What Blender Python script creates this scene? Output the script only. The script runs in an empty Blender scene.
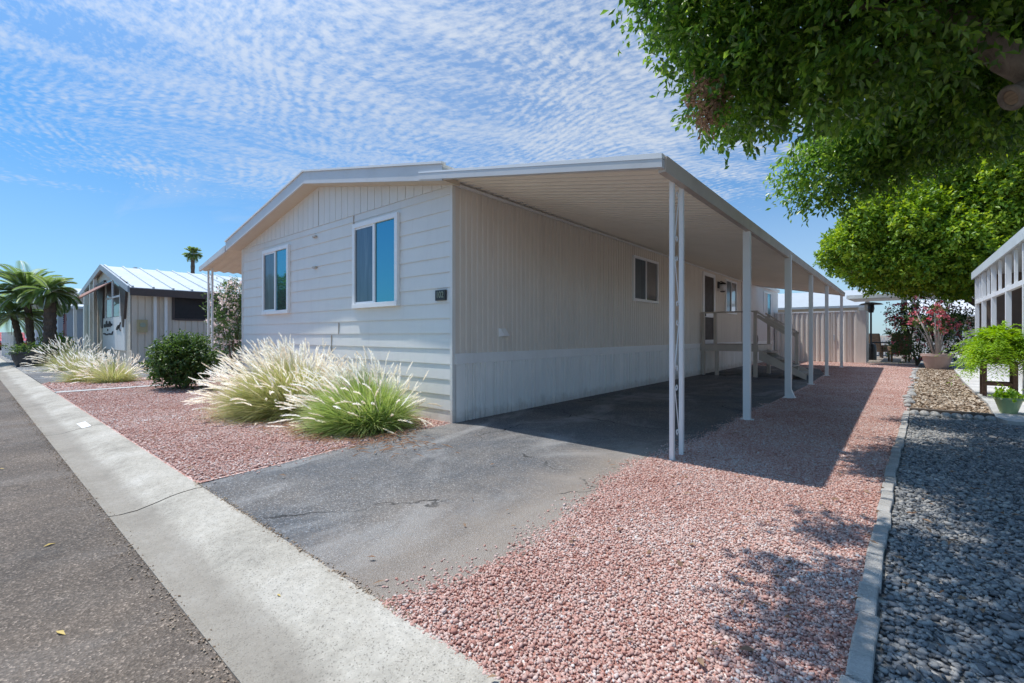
import bpy, math, random
import numpy as np
from mathutils import Vector

# ------------------------------------------------------------------ scene, camera, sky, sun, exposure
S = bpy.context.scene
COL = S.collection
S.render.engine = 'CYCLES'
S.cycles.use_denoising = True
S.cycles.max_bounces = 10
S.cycles.diffuse_bounces = 8
S.cycles.glossy_bounces = 3
S.cycles.transmission_bounces = 4
S.cycles.transparent_max_bounces = 8
S.cycles.sample_clamp_indirect = 6
S.view_settings.view_transform = 'Standard'
S.view_settings.look = 'None'
S.view_settings.gamma = 1
S.view_settings.exposure = 1.15
S.view_settings.use_curve_mapping = False

cam_data = bpy.data.cameras.new('camera')
cam = bpy.data.objects.new('camera', cam_data)
COL.objects.link(cam)
cam.location = (0, 0, 1.2)
cam.rotation_euler = (math.radians(90), 0, math.radians(40.1))
cam_data.sensor_width = 36
cam_data.lens = 36 * 461 / 1024
cam_data.shift_y = -6.5 / 1024
cam_data.clip_start = 0.05
cam_data.clip_end = 5000
S.camera = cam

SUN_D = Vector((1.12, 0.33, -2.75)).normalized()      # way the light travels
sun_data = bpy.data.lights.new('sun', 'SUN')
sun_data.energy = 2.15
sun_data.angle = math.radians(0.55)
sun_data.color = (1.0, 0.955, 0.89)
sun = bpy.data.objects.new('sun', sun_data)
COL.objects.link(sun)
sun.rotation_euler = SUN_D.to_track_quat('-Z', 'Y').to_euler()
sun.location = (-20, -6, 50)

world = bpy.data.worlds.new('World')
S.world = world
world.use_nodes = True


class NT:
    """small helper round a node tree"""
    def __init__(self, tree):
        self.t = tree
        self.n = tree.nodes
        self.l = tree.links
        self.n.clear()

    def node(self, kind, **kw):
        nd = self.n.new(kind)
        for k, v in kw.items():
            setattr(nd, k, v)
        return nd

    def link(self, a, b):
        self.l.new(a, b)

    def _in(self, sock, v):
        if v is None:
            return
        if isinstance(v, bpy.types.NodeSocket):
            self.l.new(v, sock)
        else:
            sock.default_value = v

    def math(self, op, a, b=None, c=None, clamp=False):
        nd = self.node('ShaderNodeMath', operation=op, use_clamp=clamp)
        for i, v in enumerate((a, b, c)):
            self._in(nd.inputs[i], v)
        return nd.outputs[0]

    def ramp(self, fac, stops, interp='LINEAR'):
        nd = self.node('ShaderNodeValToRGB')
        nd.color_ramp.interpolation = interp
        el = nd.color_ramp.elements
        while len(el) < len(stops):
            el.new(0.5)
        for e, (p, c) in zip(el, stops):
            e.position = p
            e.color = (c[0], c[1], c[2], 1) if not isinstance(c, (int, float)) else (c, c, c, 1)
        self._in(nd.inputs[0], fac)
        return nd.outputs[0]

    def mix(self, fac, a, b, blend='MIX'):
        nd = self.node('ShaderNodeMix', data_type='RGBA', blend_type=blend)
        for s, v in ((nd.inputs[0], fac), (nd.inputs[6], a), (nd.inputs[7], b)):
            if isinstance(v, (tuple, list)) and len(v) == 3:
                v = (*v, 1)
            self._in(s, v)
        return nd.outputs[2]

    def noise(self, vec, scale, detail=4, rough=0.55, dist=0.0):
        nd = self.node('ShaderNodeTexNoise')
        self._in(nd.inputs['Vector'], vec)
        nd.inputs['Scale'].default_value = scale
        nd.inputs['Detail'].default_value = detail
        nd.inputs['Roughness'].default_value = rough
        nd.inputs['Distortion'].default_value = dist
        return nd.outputs[0]

    def voronoi(self, vec, scale, feature='F1', out='Distance', rnd=1.0):
        nd = self.node('ShaderNodeTexVoronoi', feature=feature)
        self._in(nd.inputs['Vector'], vec)
        nd.inputs['Scale'].default_value = scale
        nd.inputs['Randomness'].default_value = rnd
        return nd.outputs[out]

    def mapping(self, vec, loc=(0, 0, 0), rot=(0, 0, 0), scale=(1, 1, 1)):
        nd = self.node('ShaderNodeMapping')
        self._in(nd.inputs[0], vec)
        nd.inputs[1].default_value = loc
        nd.inputs[2].default_value = rot
        nd.inputs[3].default_value = scale
        return nd.outputs[0]

    def smooth(self, v, lo, hi):
        nd = self.node('ShaderNodeMapRange', interpolation_type='SMOOTHSTEP')
        self._in(nd.inputs[0], v)
        nd.inputs[1].default_value = lo
        nd.inputs[2].default_value = hi
        return nd.outputs[0]


def build_sky():
    w = NT(world.node_tree)
    out = w.node('ShaderNodeOutputWorld')
    bg = w.node('ShaderNodeBackground')
    bg.inputs['Strength'].default_value = 0.15
    sky = w.node('ShaderNodeTexSky', sky_type='NISHITA')
    sky.sun_disc = False
    sky.sun_elevation = math.asin(-SUN_D.z)
    sky.sun_rotation = math.atan2(-SUN_D.x, -SUN_D.y)
    sky.altitude = 400
    sky.air_density = 1.0
    sky.dust_density = 0.6
    sky.ozone_density = 2.0
    tc = w.node('ShaderNodeTexCoord')
    sep = w.node('ShaderNodeSeparateXYZ')
    w.link(tc.outputs['Generated'], sep.inputs[0])
    z = w.math('MAXIMUM', sep.outputs[2], 0.03)
    px = w.math('DIVIDE', sep.outputs[0], z)
    py = w.math('DIVIDE', sep.outputs[1], z)
    comb = w.node('ShaderNodeCombineXYZ')
    w.link(px, comb.inputs[0])
    w.link(py, comb.inputs[1])
    P = comb.outputs[0]
    # gentle warp so the cloud rows bend
    wn = w.node('ShaderNodeTexNoise')
    wn.inputs['Scale'].default_value = 0.9
    wn.inputs['Detail'].default_value = 1
    w.link(P, wn.inputs['Vector'])
    wv = w.node('ShaderNodeVectorMath', operation='MULTIPLY_ADD')
    w.link(wn.outputs['Color'], wv.inputs[0])
    wv.inputs[1].default_value = (0.5, 0.5, 0)
    w.link(P, wv.inputs[2])
    Q = wv.outputs[0]
    # altocumulus: fine wind ripples broken into cloudlets, lying across long trains
    wob = w.noise(Q, 1.6, 2, 0.5)
    wob2 = w.noise(Q, 6.0, 2, 0.5)
    sq = w.node('ShaderNodeSeparateXYZ')
    w.link(Q, sq.inputs[0])
    ph = w.math('ADD', w.math('MULTIPLY', sq.outputs[1], 112.0), w.math('ADD', w.math('MULTIPLY', sq.outputs[0], 26.0), w.math('ADD', w.math('MULTIPLY', wob, 26.0), w.math('MULTIPLY', wob2, 7.0))))
    ripple = w.math('ADD', w.math('MULTIPLY', w.math('SINE', ph), 0.5), 0.5)
    m3 = w.mapping(w.mapping(Q, rot=(0, 0, math.radians(-13))), scale=(22.0, 10.0, 1))
    lets = w.smooth(w.noise(m3, 1.0, 3, 0.55), 0.32, 0.66)
    m1 = w.mapping(w.mapping(Q, rot=(0, 0, math.radians(-13))), scale=(22.0, 34.0, 1))
    rows = w.noise(m1, 1.0, 3, 0.55, 0.0)
    m2 = w.mapping(w.mapping(Q, rot=(0, 0, math.radians(-70))), scale=(1.3, 4.6, 1))
    rows2 = w.noise(m2, 1.0, 3, 0.55, 0.0)
    amp = w.smooth(w.noise(Q, 1.5, 2), 0.34, 0.66)
    fine = w.noise(Q, 70.0, 3, 0.6)
    tex = w.math('ADD', w.math('MULTIPLY', w.math('MULTIPLY', w.math('MULTIPLY', ripple, lets), amp), 0.26), w.math('MULTIPLY', rows, 0.62))
    tex = w.math('ADD', tex, w.math('ADD', w.math('MULTIPLY', rows2, 0.62), w.math('MULTIPLY', fine, 0.26)))
    # where the sheet of cloud lies
    dx = w.math('MULTIPLY', w.math('ADD', px, 1.7), 0.42)
    dy = w.math('MULTIPLY', w.math('ADD', py, -1.75), 0.40)
    r2 = w.math('ADD', w.math('MULTIPLY', dx, dx), w.math('MULTIPLY', dy, dy))
    cover = w.math('EXPONENT', w.math('MULTIPLY', r2, -1.0))
    big = w.noise(P, 0.55, 3, 0.55)
    cov = w.math('ADD', w.math('MULTIPLY', cover, 0.62), w.math('MULTIPLY', w.math('SUBTRACT', big, 0.5), 0.62))
    sheet = w.smooth(cov, 0.02, 0.62)
    dens = w.math('ADD', tex, w.math('MULTIPLY', sheet, 0.26))
    cloud = w.smooth(dens, 0.66, 1.30)
    cloud = w.math('MULTIPLY', cloud, w.smooth(cov, -0.04, 0.34))
    veil = w.math('MULTIPLY', sheet, 0.30)
    cloud = w.math('MAXIMUM', cloud, veil)
    # wisps low over the horizon
    m3 = w.mapping(P, rot=(0, 0, math.radians(25)), scale=(0.16, 0.5, 1))
    wisp = w.math('MULTIPLY', w.smooth(w.noise(m3, 1.0, 6, 0.62, 0.4), 0.44, 0.76), 0.62)
    cloud = w.math('MAXIMUM', cloud, wisp)
    cloud = w.math('MULTIPLY', cloud, w.smooth(sep.outputs[2], 0.015, 0.14))
    low = w.math('SUBTRACT', 1.0, w.smooth(sep.outputs[2], -0.02, 0.42))
    cloud = w.math('MAXIMUM', cloud, w.math('MULTIPLY', low, 0.66))
    cloud = w.math('MULTIPLY', cloud, w.math('ADD', 0.62, w.math('MULTIPLY', w.smooth(px, -2.6, -0.9), 0.26)))
    gain = w.node('ShaderNodeVectorMath', operation='MULTIPLY')
    w.link(sky.outputs[0], gain.inputs[0])
    gain.inputs[1].default_value = (0.13, 0.335, 0.465)
    c = w.mix(cloud, gain.outputs[0], (2.08, 2.26, 2.52))
    # haze and cloud round the unseen sun, extra brightness added to lift shade
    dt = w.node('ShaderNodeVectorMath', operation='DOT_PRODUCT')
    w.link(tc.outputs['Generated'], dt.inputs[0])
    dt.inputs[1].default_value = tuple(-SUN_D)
    fill_glow = w.math('ADD', 1.0, w.math('MULTIPLY', w.math('POWER', w.math('MAXIMUM', dt.outputs['Value'], 0.0), 9.0), 2.6))
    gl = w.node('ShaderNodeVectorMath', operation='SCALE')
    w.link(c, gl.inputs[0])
    w.link(fill_glow, gl.inputs['Scale'])
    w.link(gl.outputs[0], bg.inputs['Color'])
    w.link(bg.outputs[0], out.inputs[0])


ROW_ANGLE = 40
build_sky()

rng = np.random.default_rng(7)
random.seed(7)

# ------------------------------------------------------------------ mesh helpers


class MB:
    """collects boxes, tubes and sheets; build() links them as ONE mesh object"""
    def __init__(self):
        self.v = []
        self.f = []

    def add(self, verts, faces):
        o = len(self.v)
        self.v += [tuple(p) for p in verts]
        self.f += [tuple(i + o for i in f) for f in faces]
        return self

    def box(self, x0, x1, y0, y1, z0, z1):
        return self.add([(x0, y0, z0), (x1, y0, z0), (x1, y1, z0), (x0, y1, z0), (x0, y0, z1), (x1, y0, z1), (x1, y1, z1), (x0, y1, z1)],
                        [(0, 3, 2, 1), (4, 5, 6, 7), (0, 1, 5, 4), (1, 2, 6, 5), (2, 3, 7, 6), (3, 0, 4, 7)])

    def hexa(self, b, t):
        """eight corners: four of the bottom, four of the top, same order"""
        return self.add(list(b) + list(t), [(0, 3, 2, 1), (4, 5, 6, 7), (0, 1, 5, 4), (1, 2, 6, 5), (2, 3, 7, 6), (3, 0, 4, 7)])

    def beam(self, a, b, w, h, up=(0, 0, 1)):
        a, b = Vector(a), Vector(b)
        d = (b - a).normalized()
        u = Vector(up)
        s = d.cross(u).normalized() * (w / 2)
        t = s.cross(d).normalized() * (h / 2)
        q = lambda p: [p - s - t, p + s - t, p + s + t, p - s + t]
        return self.hexa(q(a), q(b))

    def tube(self, pts, r, n=8, cap=True):
        pts = [Vector(p) for p in pts]
        rs = r if isinstance(r, (list, tuple)) else [r] * len(pts)
        V, F = [], []
        side = None
        for i, p in enumerate(pts):
            d = (pts[min(i + 1, len(pts) - 1)] - pts[max(i - 1, 0)]).normalized()
            if side is None:
                side = d.orthogonal().normalized()
            side = (side - d * side.dot(d)).normalized()
            up = d.cross(side)
            for k in range(n):
                a = 2 * math.pi * k / n
                V.append(p + (side * math.cos(a) + up * math.sin(a)) * rs[i])
        for i in range(len(pts) - 1):
            for k in range(n):
                F.append((i * n + k, i * n + (k + 1) % n, (i + 1) * n + (k + 1) % n, (i + 1) * n + k))
        if cap:
            F.append(tuple(range(n - 1, -1, -1)))
            F.append(tuple((len(pts) - 1) * n + k for k in range(n)))
        return self.add(V, F)

    def lathe(self, prof, c=(0, 0, 0), n=20):
        """prof: (radius, z) from the bottom up"""
        V, F = [], []
        for r, z in prof:
            for k in range(n):
                a = 2 * math.pi * k / n
                V.append((c[0] + r * math.cos(a), c[1] + r * math.sin(a), c[2] + z))
        for i in range(len(prof) - 1):
            for k in range(n):
                F.append((i * n + k, i * n + (k + 1) % n, (i + 1) * n + (k + 1) % n, (i + 1) * n + k))
        F.append(tuple(range(n - 1, -1, -1)))
        F.append(tuple((len(prof) - 1) * n + k for k in range(n)))
        return self.add(V, F)

    def sheet(self, prof, a0, a1):
        """prof: list of points; a0/a1 offsets (vectors) the profile is swept between"""
        a0, a1 = Vector(a0), Vector(a1)
        V = [Vector(p) + a0 for p in prof] + [Vector(p) + a1 for p in prof]
        n = len(prof)
        return self.add(V, [(i, i + 1, n + i + 1, n + i) for i in range(n - 1)])

    def poly_slab(self, pts, z0, z1):
        n = len(pts)
        V = [(x, y, z0) for x, y in pts] + [(x, y, z1) for x, y in pts]
        return self.add(V, [tuple(range(n - 1, -1, -1)), tuple(range(n, 2 * n))] + [(i, (i + 1) % n, n + (i + 1) % n, n + i) for i in range(n)])

    def build(self, name, mat, parent=None, smooth=False, bevel=0.0, kind=None):
        me = bpy.data.meshes.new(name)
        me.from_pydata(self.v, [], self.f)
        me.update()
        me.materials.append(mat)
        if smooth:
            for p in me.polygons:
                p.use_smooth = True
        o = bpy.data.objects.new(name, me)
        COL.objects.link(o)
        if parent:
            o.parent = parent
            o.matrix_parent_inverse.identity()
            o.location = (0, 0, 0) if parent.parent else -parent.location
        if bevel:
            m = o.modifiers.new('edge', 'BEVEL')
            m.width = bevel
            m.segments = 2
            m.limit_method = 'ANGLE'
        if kind:
            o['kind'] = kind
        return o


def np_obj(name, V, F, mat, tint=None, parent=None, smooth=False, kind=None):
    V = np.asarray(V, dtype=np.float32)
    F = np.asarray(F, dtype=np.int32)
    me = bpy.data.meshes.new(name)
    k = F.shape[1]
    me.vertices.add(len(V))
    me.vertices.foreach_set('co', V.ravel())
    me.loops.add(F.size)
    me.loops.foreach_set('vertex_index', F.ravel())
    me.polygons.add(len(F))
    me.polygons.foreach_set('loop_start', np.arange(0, F.size, k, dtype=np.int32))
    if smooth:
        me.polygons.foreach_set('use_smooth', np.ones(len(F), dtype=bool))
    me.update(calc_edges=True)
    me.validate()
    if tint is not None:
        at = me.attributes.new('tint', 'FLOAT', 'POINT')
        at.data.foreach_set('value', np.asarray(tint, dtype=np.float32))
    me.materials.append(mat)
    o = bpy.data.objects.new(name, me)
    COL.objects.link(o)
    if parent:
        o.parent = parent
        o.location = (0, 0, 0) if parent.parent else -parent.location
    if kind:
        o['kind'] = kind
    return o


def thing(name, label, cat, loc=(0, 0, 0), group=None):
    o = bpy.data.objects.new(name, None)
    o.empty_display_size = 0.2
    COL.objects.link(o)
    o.location = loc
    o['label'] = label
    o['category'] = cat
    if group:
        o['group'] = group
    return o


def tag(o, label, cat, group=None):
    o['label'] = label
    o['category'] = cat
    if group:
        o['group'] = group
    return o


# ------------------------------------------------------------------ materials


def new_mat(name):
    m = bpy.data.materials.new(name)
    m.use_nodes = True
    n = NT(m.node_tree)
    out = n.node('ShaderNodeOutputMaterial')
    b = n.node('ShaderNodeBsdfPrincipled')
    n.link(b.outputs[0], out.inputs[0])
    tc = n.node('ShaderNodeTexCoord')
    return m, n, b, tc.outputs['Object'], out


def bump(n, b, h, strength=0.4, dist=0.01):
    bp = n.node('ShaderNodeBump')
    bp.inputs['Strength'].default_value = strength
    bp.inputs['Distance'].default_value = dist
    n.link(h, bp.inputs['Height'])
    n.link(bp.outputs[0], b.inputs['Normal'])


def paint(name, col, rough=0.5, var=0.06, scale=1.3, dirt=0.0, dirt_col=(0.25, 0.21, 0.17), streak=False, bmp=0.0, splash=0.0):
    """painted metal or wood: slight unevenness, grime in patches or rain streaks"""
    m, n, b, P, _ = new_mat(name)
    a = n.noise(P, scale, 5, 0.6)
    lo = tuple(c * (1 - var) for c in col)
    hi = tuple(min(1, c * (1 + var)) for c in col)
    c = n.ramp(a, [(0.3, lo), (0.7, hi)])
    if dirt:
        Q = n.mapping(P, scale=(7, 7, 0.5)) if streak else P
        d = n.smooth(n.noise(Q, 1.0 if streak else 2.6, 6, 0.68), 0.47, 0.78)
        c = n.mix(n.math('MULTIPLY', d, dirt), c, dirt_col)
    if splash:
        # soil splashed up the foot of the wall by rain
        sz = n.node('ShaderNodeSeparateXYZ')
        n.link(P, sz.inputs[0])
        hgt = n.math('ADD', sz.outputs[2], n.math('MULTIPLY', n.math('SUBTRACT', n.noise(P, 5.0, 5, 0.7), 0.5), 0.34))
        c = n.mix(n.math('MULTIPLY', n.math('SUBTRACT', 1.0, n.smooth(hgt, 0.02, 0.2)), splash), c, (0.34, 0.27, 0.22))
    n.link(c, b.inputs['Base Color'])
    rr = n.ramp(n.noise(P, scale * 6, 3), [(0.3, rough - 0.08), (0.7, rough + 0.08)])
    n.link(rr, b.inputs['Roughness'])
    if bmp:
        bump(n, b, n.noise(P, 60, 3), bmp, 0.004)
    return m


def tinted(name, stops, rough=0.5, translucent=0.0, spec=0.5, noise=None):
    """colour per leaf or per stone from the mesh's 'tint' attribute"""
    m, n, b, P, out = new_mat(name)
    at = n.node('ShaderNodeAttribute')
    at.attribute_name = 'tint'
    c = n.ramp(at.outputs['Fac'], stops)
    if noise:
        c = n.mix(noise[1], c, n.ramp(n.noise(P, noise[0], 4, 0.65), [(0.3, 0.25), (0.7, 0.95)]), 'MULTIPLY')
    n.link(c, b.inputs['Base Color'])
    b.inputs['Roughness'].default_value = rough
    b.inputs['Specular IOR Level'].default_value = spec
    if translucent:
        tr = n.node('ShaderNodeBsdfTranslucent')
        hsv = n.node('ShaderNodeHueSaturation')
        hsv.inputs['Hue'].default_value = 0.485
        hsv.inputs['Saturation'].default_value = 1.1
        hsv.inputs['Value'].default_value = 1.9
        n.link(c, hsv.inputs['Color'])
        n.link(hsv.outputs[0], tr.inputs[0])
        ms = n.node('ShaderNodeMixShader')
        ms.inputs[0].default_value = translucent
        n.link(b.outputs[0], ms.inputs[1])
        n.link(tr.outputs[0], ms.inputs[2])
        n.link(ms.outputs[0], out.inputs[0])
    return m


def asphalt(name, base, warm, aged=0.0, cracks=0.0, stain=0.0, dusty=0.0):
    m, n, b, P, _ = new_mat(name)
    patch = n.noise(P, 0.9, 5, 0.62, 0.3)
    c = n.ramp(patch, [(0.36, base), (0.5, tuple((x + y) / 2 for x, y in zip(base, warm))), (0.63, warm)])
    grain = n.voronoi(P, 120, out='Color')
    bw = n.node('ShaderNodeSeparateColor')
    n.link(grain, bw.inputs[0])
    agg = n.ramp(bw.outputs[0], [(0.0, 0.50), (0.55, 0.85), (0.80, 1.15), (0.93, 1.8), (1.0, 2.8)])
    c = n.mix(0.75, c, agg, 'MULTIPLY')
    tan = n.math('MULTIPLY', n.math('GREATER_THAN', bw.outputs[1], 0.93), 0.5)
    c = n.mix(tan, c, (0.24, 0.19, 0.15))
    if aged:
        Q = n.mapping(P, rot=(0, 0, math.radians(12)), scale=(0.9, 0.45, 1))
        w = n.smooth(n.noise(Q, 1.1, 6, 0.66, 0.8), 0.49, 0.66)
        c = n.mix(n.math('MULTIPLY', w, aged), c, (0.37, 0.365, 0.355))
    if stain:
        s = n.smooth(n.noise(n.mapping(P, loc=(3, 1, 0)), 1.6, 5, 0.6), 0.55, 0.78)
        c = n.mix(n.math('MULTIPLY', s, stain), c, (0.035, 0.035, 0.037))
    if dusty:
        # sandy dust worn in along the gravel side
        sx = n.node('ShaderNodeSeparateXYZ')
        n.link(P, sx.inputs[0])
        e = n.math('ADD', sx.outputs[0], n.math('MULTIPLY', n.math('SUBTRACT', n.noise(P, 1.6, 5, 0.65), 0.5), 1.5))
        e = n.math('MULTIPLY', n.smooth(e, -2.9, -1.7), n.math('SUBTRACT', 1.0, n.smooth(sx.outputs[1], 3.6, 6.5)))
        c = n.mix(n.math('MULTIPLY', e, dusty), c, (0.30, 0.25, 0.205))
    if cracks:
        wn = n.node('ShaderNodeTexNoise')
        wn.inputs['Scale'].default_value = 2.2
        wn.inputs['Detail'].default_value = 6
        n.link(P, wn.inputs['Vector'])
        va = n.node('ShaderNodeVectorMath', operation='MULTIPLY_ADD')
        n.link(wn.outputs['Color'], va.inputs[0])
        va.inputs[1].default_value = (0.7, 0.7, 0)
        n.link(P, va.inputs[2])
        e = n.voronoi(va.outputs[0], 0.42, 'DISTANCE_TO_EDGE')
        k = n.math('SUBTRACT', 1.0, n.smooth(e, 0.0008, 0.006))
        br = n.smooth(n.noise(P, 1.1, 2), 0.44, 0.56)
        k = n.math('MULTIPLY', n.math('MULTIPLY', k, br), cracks)
        c = n.mix(k, c, (0.018, 0.017, 0.016))
    n.link(c, b.inputs['Base Color'])
    b.inputs['Roughness'].default_value = 0.86
    b.inputs['Specular IOR Level'].default_value = 0.3
    h = n.math('ADD', n.voronoi(P, 120), n.math('MULTIPLY', n.noise(P, 14, 4), 0.5))
    bump(n, b, h, 0.75, 0.008)
    return m


def concrete(name, col, worn=(0.62, 0.6, 0.56), speck=0.6, joints=None, gutter=False, bumpy=0.4):
    m, n, b, P, _ = new_mat(name)
    a = n.noise(P, 1.4, 8, 0.72)
    c = n.ramp(a, [(0.34, tuple(x * 0.72 for x in col)), (0.5, col), (0.72, worn)])
    sp = n.voronoi(P, 190, out='Color')
    sc = n.node('ShaderNodeSeparateColor')
    n.link(sp, sc.inputs[0])
    c = n.mix(speck, c, n.ramp(sc.outputs[0], [(0, 0.45), (0.08, 0.72), (0.16, 0.97), (0.9, 1.03), (1, 1.15)]), 'MULTIPLY')
    fine = n.noise(P, 25, 6, 0.7)
    c = n.mix(0.5, c, n.ramp(fine, [(0.3, 0.62), (0.65, 1.12)]), 'MULTIPLY')
    if gutter:
        # water stain settled in the channel and along the lip
        sx = n.node('ShaderNodeSeparateXYZ')
        n.link(P, sx.inputs[0])
        w = n.math('ADD', sx.outputs[1], n.math('MULTIPLY', n.math('SUBTRACT', n.noise(n.mapping(P, scale=(0.6, 2, 1)), 1.6, 5, 0.6), 0.5), 0.26))
        band = n.math('SUBTRACT', 1.0, n.smooth(w, 0.80, 0.93))
        c = n.mix(n.math('MULTIPLY', band, 0.55), c, (0.20, 0.175, 0.145))
    n.link(c, b.inputs['Base Color'])
    b.inputs['Roughness'].default_value = 0.9
    b.inputs['Specular IOR Level'].default_value = 0.12
    bump(n, b, n.math('ADD', fine, n.math('MULTIPLY', n.voronoi(P, 130), 0.5)), bumpy, 0.008)
    return m


def gravel_bed(name, stops, scale, dark=0.35):
    """the bed between and beyond the loose stones: packed small stones"""
    m, n, b, P, _ = new_mat(name)
    wn = n.node('ShaderNodeTexNoise')
    wn.inputs['Scale'].default_value = scale * 0.7
    n.link(P, wn.inputs['Vector'])
    va = n.node('ShaderNodeVectorMath', operation='MULTIPLY_ADD')
    n.link(wn.outputs['Color'], va.inputs[0])
    va.inputs[1].default_value = (0.7 / scale,) * 3
    n.link(P, va.inputs[2])
    v = n.node('ShaderNodeTexVoronoi')
    v.inputs['Scale'].default_value = scale
    n.link(va.outputs[0], v.inputs['Vector'])
    sc = n.node('ShaderNodeSeparateColor')
    n.link(v.outputs['Color'], sc.inputs[0])
    c = n.ramp(sc.outputs[0], stops)
    gap = n.smooth(v.outputs['Distance'], 0.35, 0.75)
    c = n.mix(n.math('MULTIPLY', gap, dark), c, tuple(x * 0.4 for x in stops[0][1]))
    big = n.noise(P, 0.8, 4)
    c = n.mix(0.5, c, n.ramp(big, [(0.3, 0.78), (0.7, 1.1)]), 'MULTIPLY')
    n.link(c, b.inputs['Base Color'])
    b.inputs['Roughness'].default_value = 0.9
    b.inputs['Specular IOR Level'].default_value = 0.25
    inv = n.math('SUBTRACT', 1.0, v.outputs['Distance'])
    bump(n, b, inv, 0.9, 0.6 / scale)
    return m


def glass(name, dark=(0.012, 0.016, 0.02), refl=0.55, tint=(0.8, 0.9, 1.0)):
    m, n, b, P, out = new_mat(name)
    b.inputs['Base Color'].default_value = (*dark, 1)
    b.inputs['Roughness'].default_value = 0.3
    g = n.node('ShaderNodeBsdfGlossy')
    g.inputs['Color'].default_value = (*tint, 1)
    g.inputs['Roughness'].default_value = 0.015
    bp = n.node('ShaderNodeBump')
    bp.inputs['Strength'].default_value = 0.09
    bp.inputs['Distance'].default_value = 0.012
    n.link(n.noise(P, 2.2, 2), bp.inputs['Height'])
    n.link(bp.outputs[0], g.inputs['Normal'])
    ms = n.node('ShaderNodeMixShader')
    ms.inputs[0].default_value = refl
    n.link(b.outputs[0], ms.inputs[1])
    n.link(g.outputs[0], ms.inputs[2])
    n.link(ms.outputs[0], out.inputs[0])
    return m


def screen_pane(name):
    m = glass(name, dark=(0.045, 0.055, 0.07), refl=0.09, tint=(0.45, 0.75, 0.95))
    n = NT.__new__(NT)
    n.t, n.n, n.l = m.node_tree, m.node_tree.nodes, m.node_tree.links
    b = [q for q in n.n if q.type == 'BSDF_PRINCIPLED'][0]
    tc = [q for q in n.n if q.type == 'TEX_COORD'][0]
    f = n.noise(n.mapping(tc.outputs['Object'], scale=(9, 9, 0.9)), 1.0, 4, 0.6, 0.6)
    n.link(n.ramp(f, [(0.3, (0.03, 0.035, 0.045)), (0.55, (0.07, 0.085, 0.10)), (0.75, (0.16, 0.18, 0.19))]), b.inputs['Base Color'])
    return m


def screen_mat(name, col=(0.010, 0.010, 0.012), see=0.35):
    m, n, b, P, out = new_mat(name)
    b.inputs['Base Color'].default_value = (*col, 1)
    b.inputs['Roughness'].default_value = 0.8
    t = n.node('ShaderNodeBsdfTransparent')
    ms = n.node('ShaderNodeMixShader')
    ms.inputs[0].default_value = see
    n.link(b.outputs[0], ms.inputs[1])
    n.link(t.outputs[0], ms.inputs[2])
    n.link(ms.outputs[0], out.inputs[0])
    return m


def bark(name, lo, hi, scale=9):
    m, n, b, P, _ = new_mat(name)
    q = n.mapping(P, scale=(1, 1, 0.35))
    a = n.noise(q, scale, 7, 0.68, 0.5)
    n.link(n.ramp(a, [(0.3, lo), (0.7, hi)]), b.inputs['Base Color'])
    b.inputs['Roughness'].default_value = 0.9
    bump(n, b, a, 0.8, 0.03)
    return m


def wood_ends(name, lo, hi):
    m, n, b, P, _ = new_mat(name)
    a = n.noise(n.mapping(P, scale=(1, 1, 8)), 6, 5)
    n.link(n.ramp(a, [(0.3, lo), (0.7, hi)]), b.inputs['Base Color'])
    b.inputs['Roughness'].default_value = 0.75
    return m


M = {}
M['lap'] = paint('lap_siding_paint', (0.76, 0.745, 0.71), 0.55, 0.03, 1.1, 0.14, (0.42, 0.39, 0.35), True, splash=0.4)
M['side'] = paint('ribbed_siding_paint', (0.74, 0.67, 0.585), 0.5, 0.04, 0.8, 0.25, (0.40, 0.34, 0.28), True)
M['rear_side'] = paint('rear_room_paint', (0.66, 0.63, 0.62), 0.5, 0.04, 0.9, 0.2, (0.45, 0.42, 0.38), True)
M['skirt'] = paint('skirting_paint', (0.85, 0.84, 0.81), 0.45, 0.04, 1.0, 0.2, (0.5, 0.46, 0.42), True, splash=0.4)
M['white'] = paint('white_paint', (0.80, 0.795, 0.78), 0.42, 0.04, 2.0, 0.18, (0.5, 0.46, 0.4), True)
M['vinyl'] = paint('white_vinyl', (0.86, 0.86, 0.86), 0.35, 0.02)
M['fascia'] = paint('fascia_paint', (0.62, 0.62, 0.62), 0.45, 0.04, 1.0, 0.25, (0.42, 0.39, 0.35))
M['fascia_tan'] = paint('weathered_fascia_paint', (0.50, 0.44, 0.38), 0.5, 0.08, 1.6, 0.4, (0.32, 0.26, 0.2))
M['soffit'] = paint('soffit_paint', (0.62, 0.53, 0.42), 0.6, 0.04, 1.0)
M['pan'] = paint('carport_pan_paint', (0.87, 0.81, 0.72), 0.45, 0.03, 0.7, 0.2, (0.55, 0.48, 0.40))
M['awning'] = paint('awning_pan_paint', (0.66, 0.58, 0.46), 0.5, 0.05, 0.9, 0.25, (0.45, 0.36, 0.26))
M['roof'] = paint('roof_coating', (0.74, 0.74, 0.73), 0.6, 0.05, 0.8, 0.4, (0.45, 0.43, 0.4))
M['deck'] = paint('deck_paint', (0.56, 0.49, 0.42), 0.6, 0.07, 2.5, 0.3, (0.27, 0.22, 0.18))
M['deckfloor'] = paint('deck_floor_paint', (0.40, 0.35, 0.30), 0.7, 0.1, 3.0, 0.5, (0.2, 0.17, 0.14))
M['shed'] = paint('shed_metal_paint', (0.66, 0.605, 0.54), 0.5, 0.04, 1.2, 0.3, (0.4, 0.33, 0.28), True)
M['black'] = paint('black_metal', (0.02, 0.02, 0.022), 0.35, 0.1)
M['brass'] = paint('number_face', (0.30, 0.34, 0.26), 0.4, 0.05)
M['glass'] = glass('blue_window_glass', refl=0.55, tint=(0.15, 0.52, 0.66))
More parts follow.
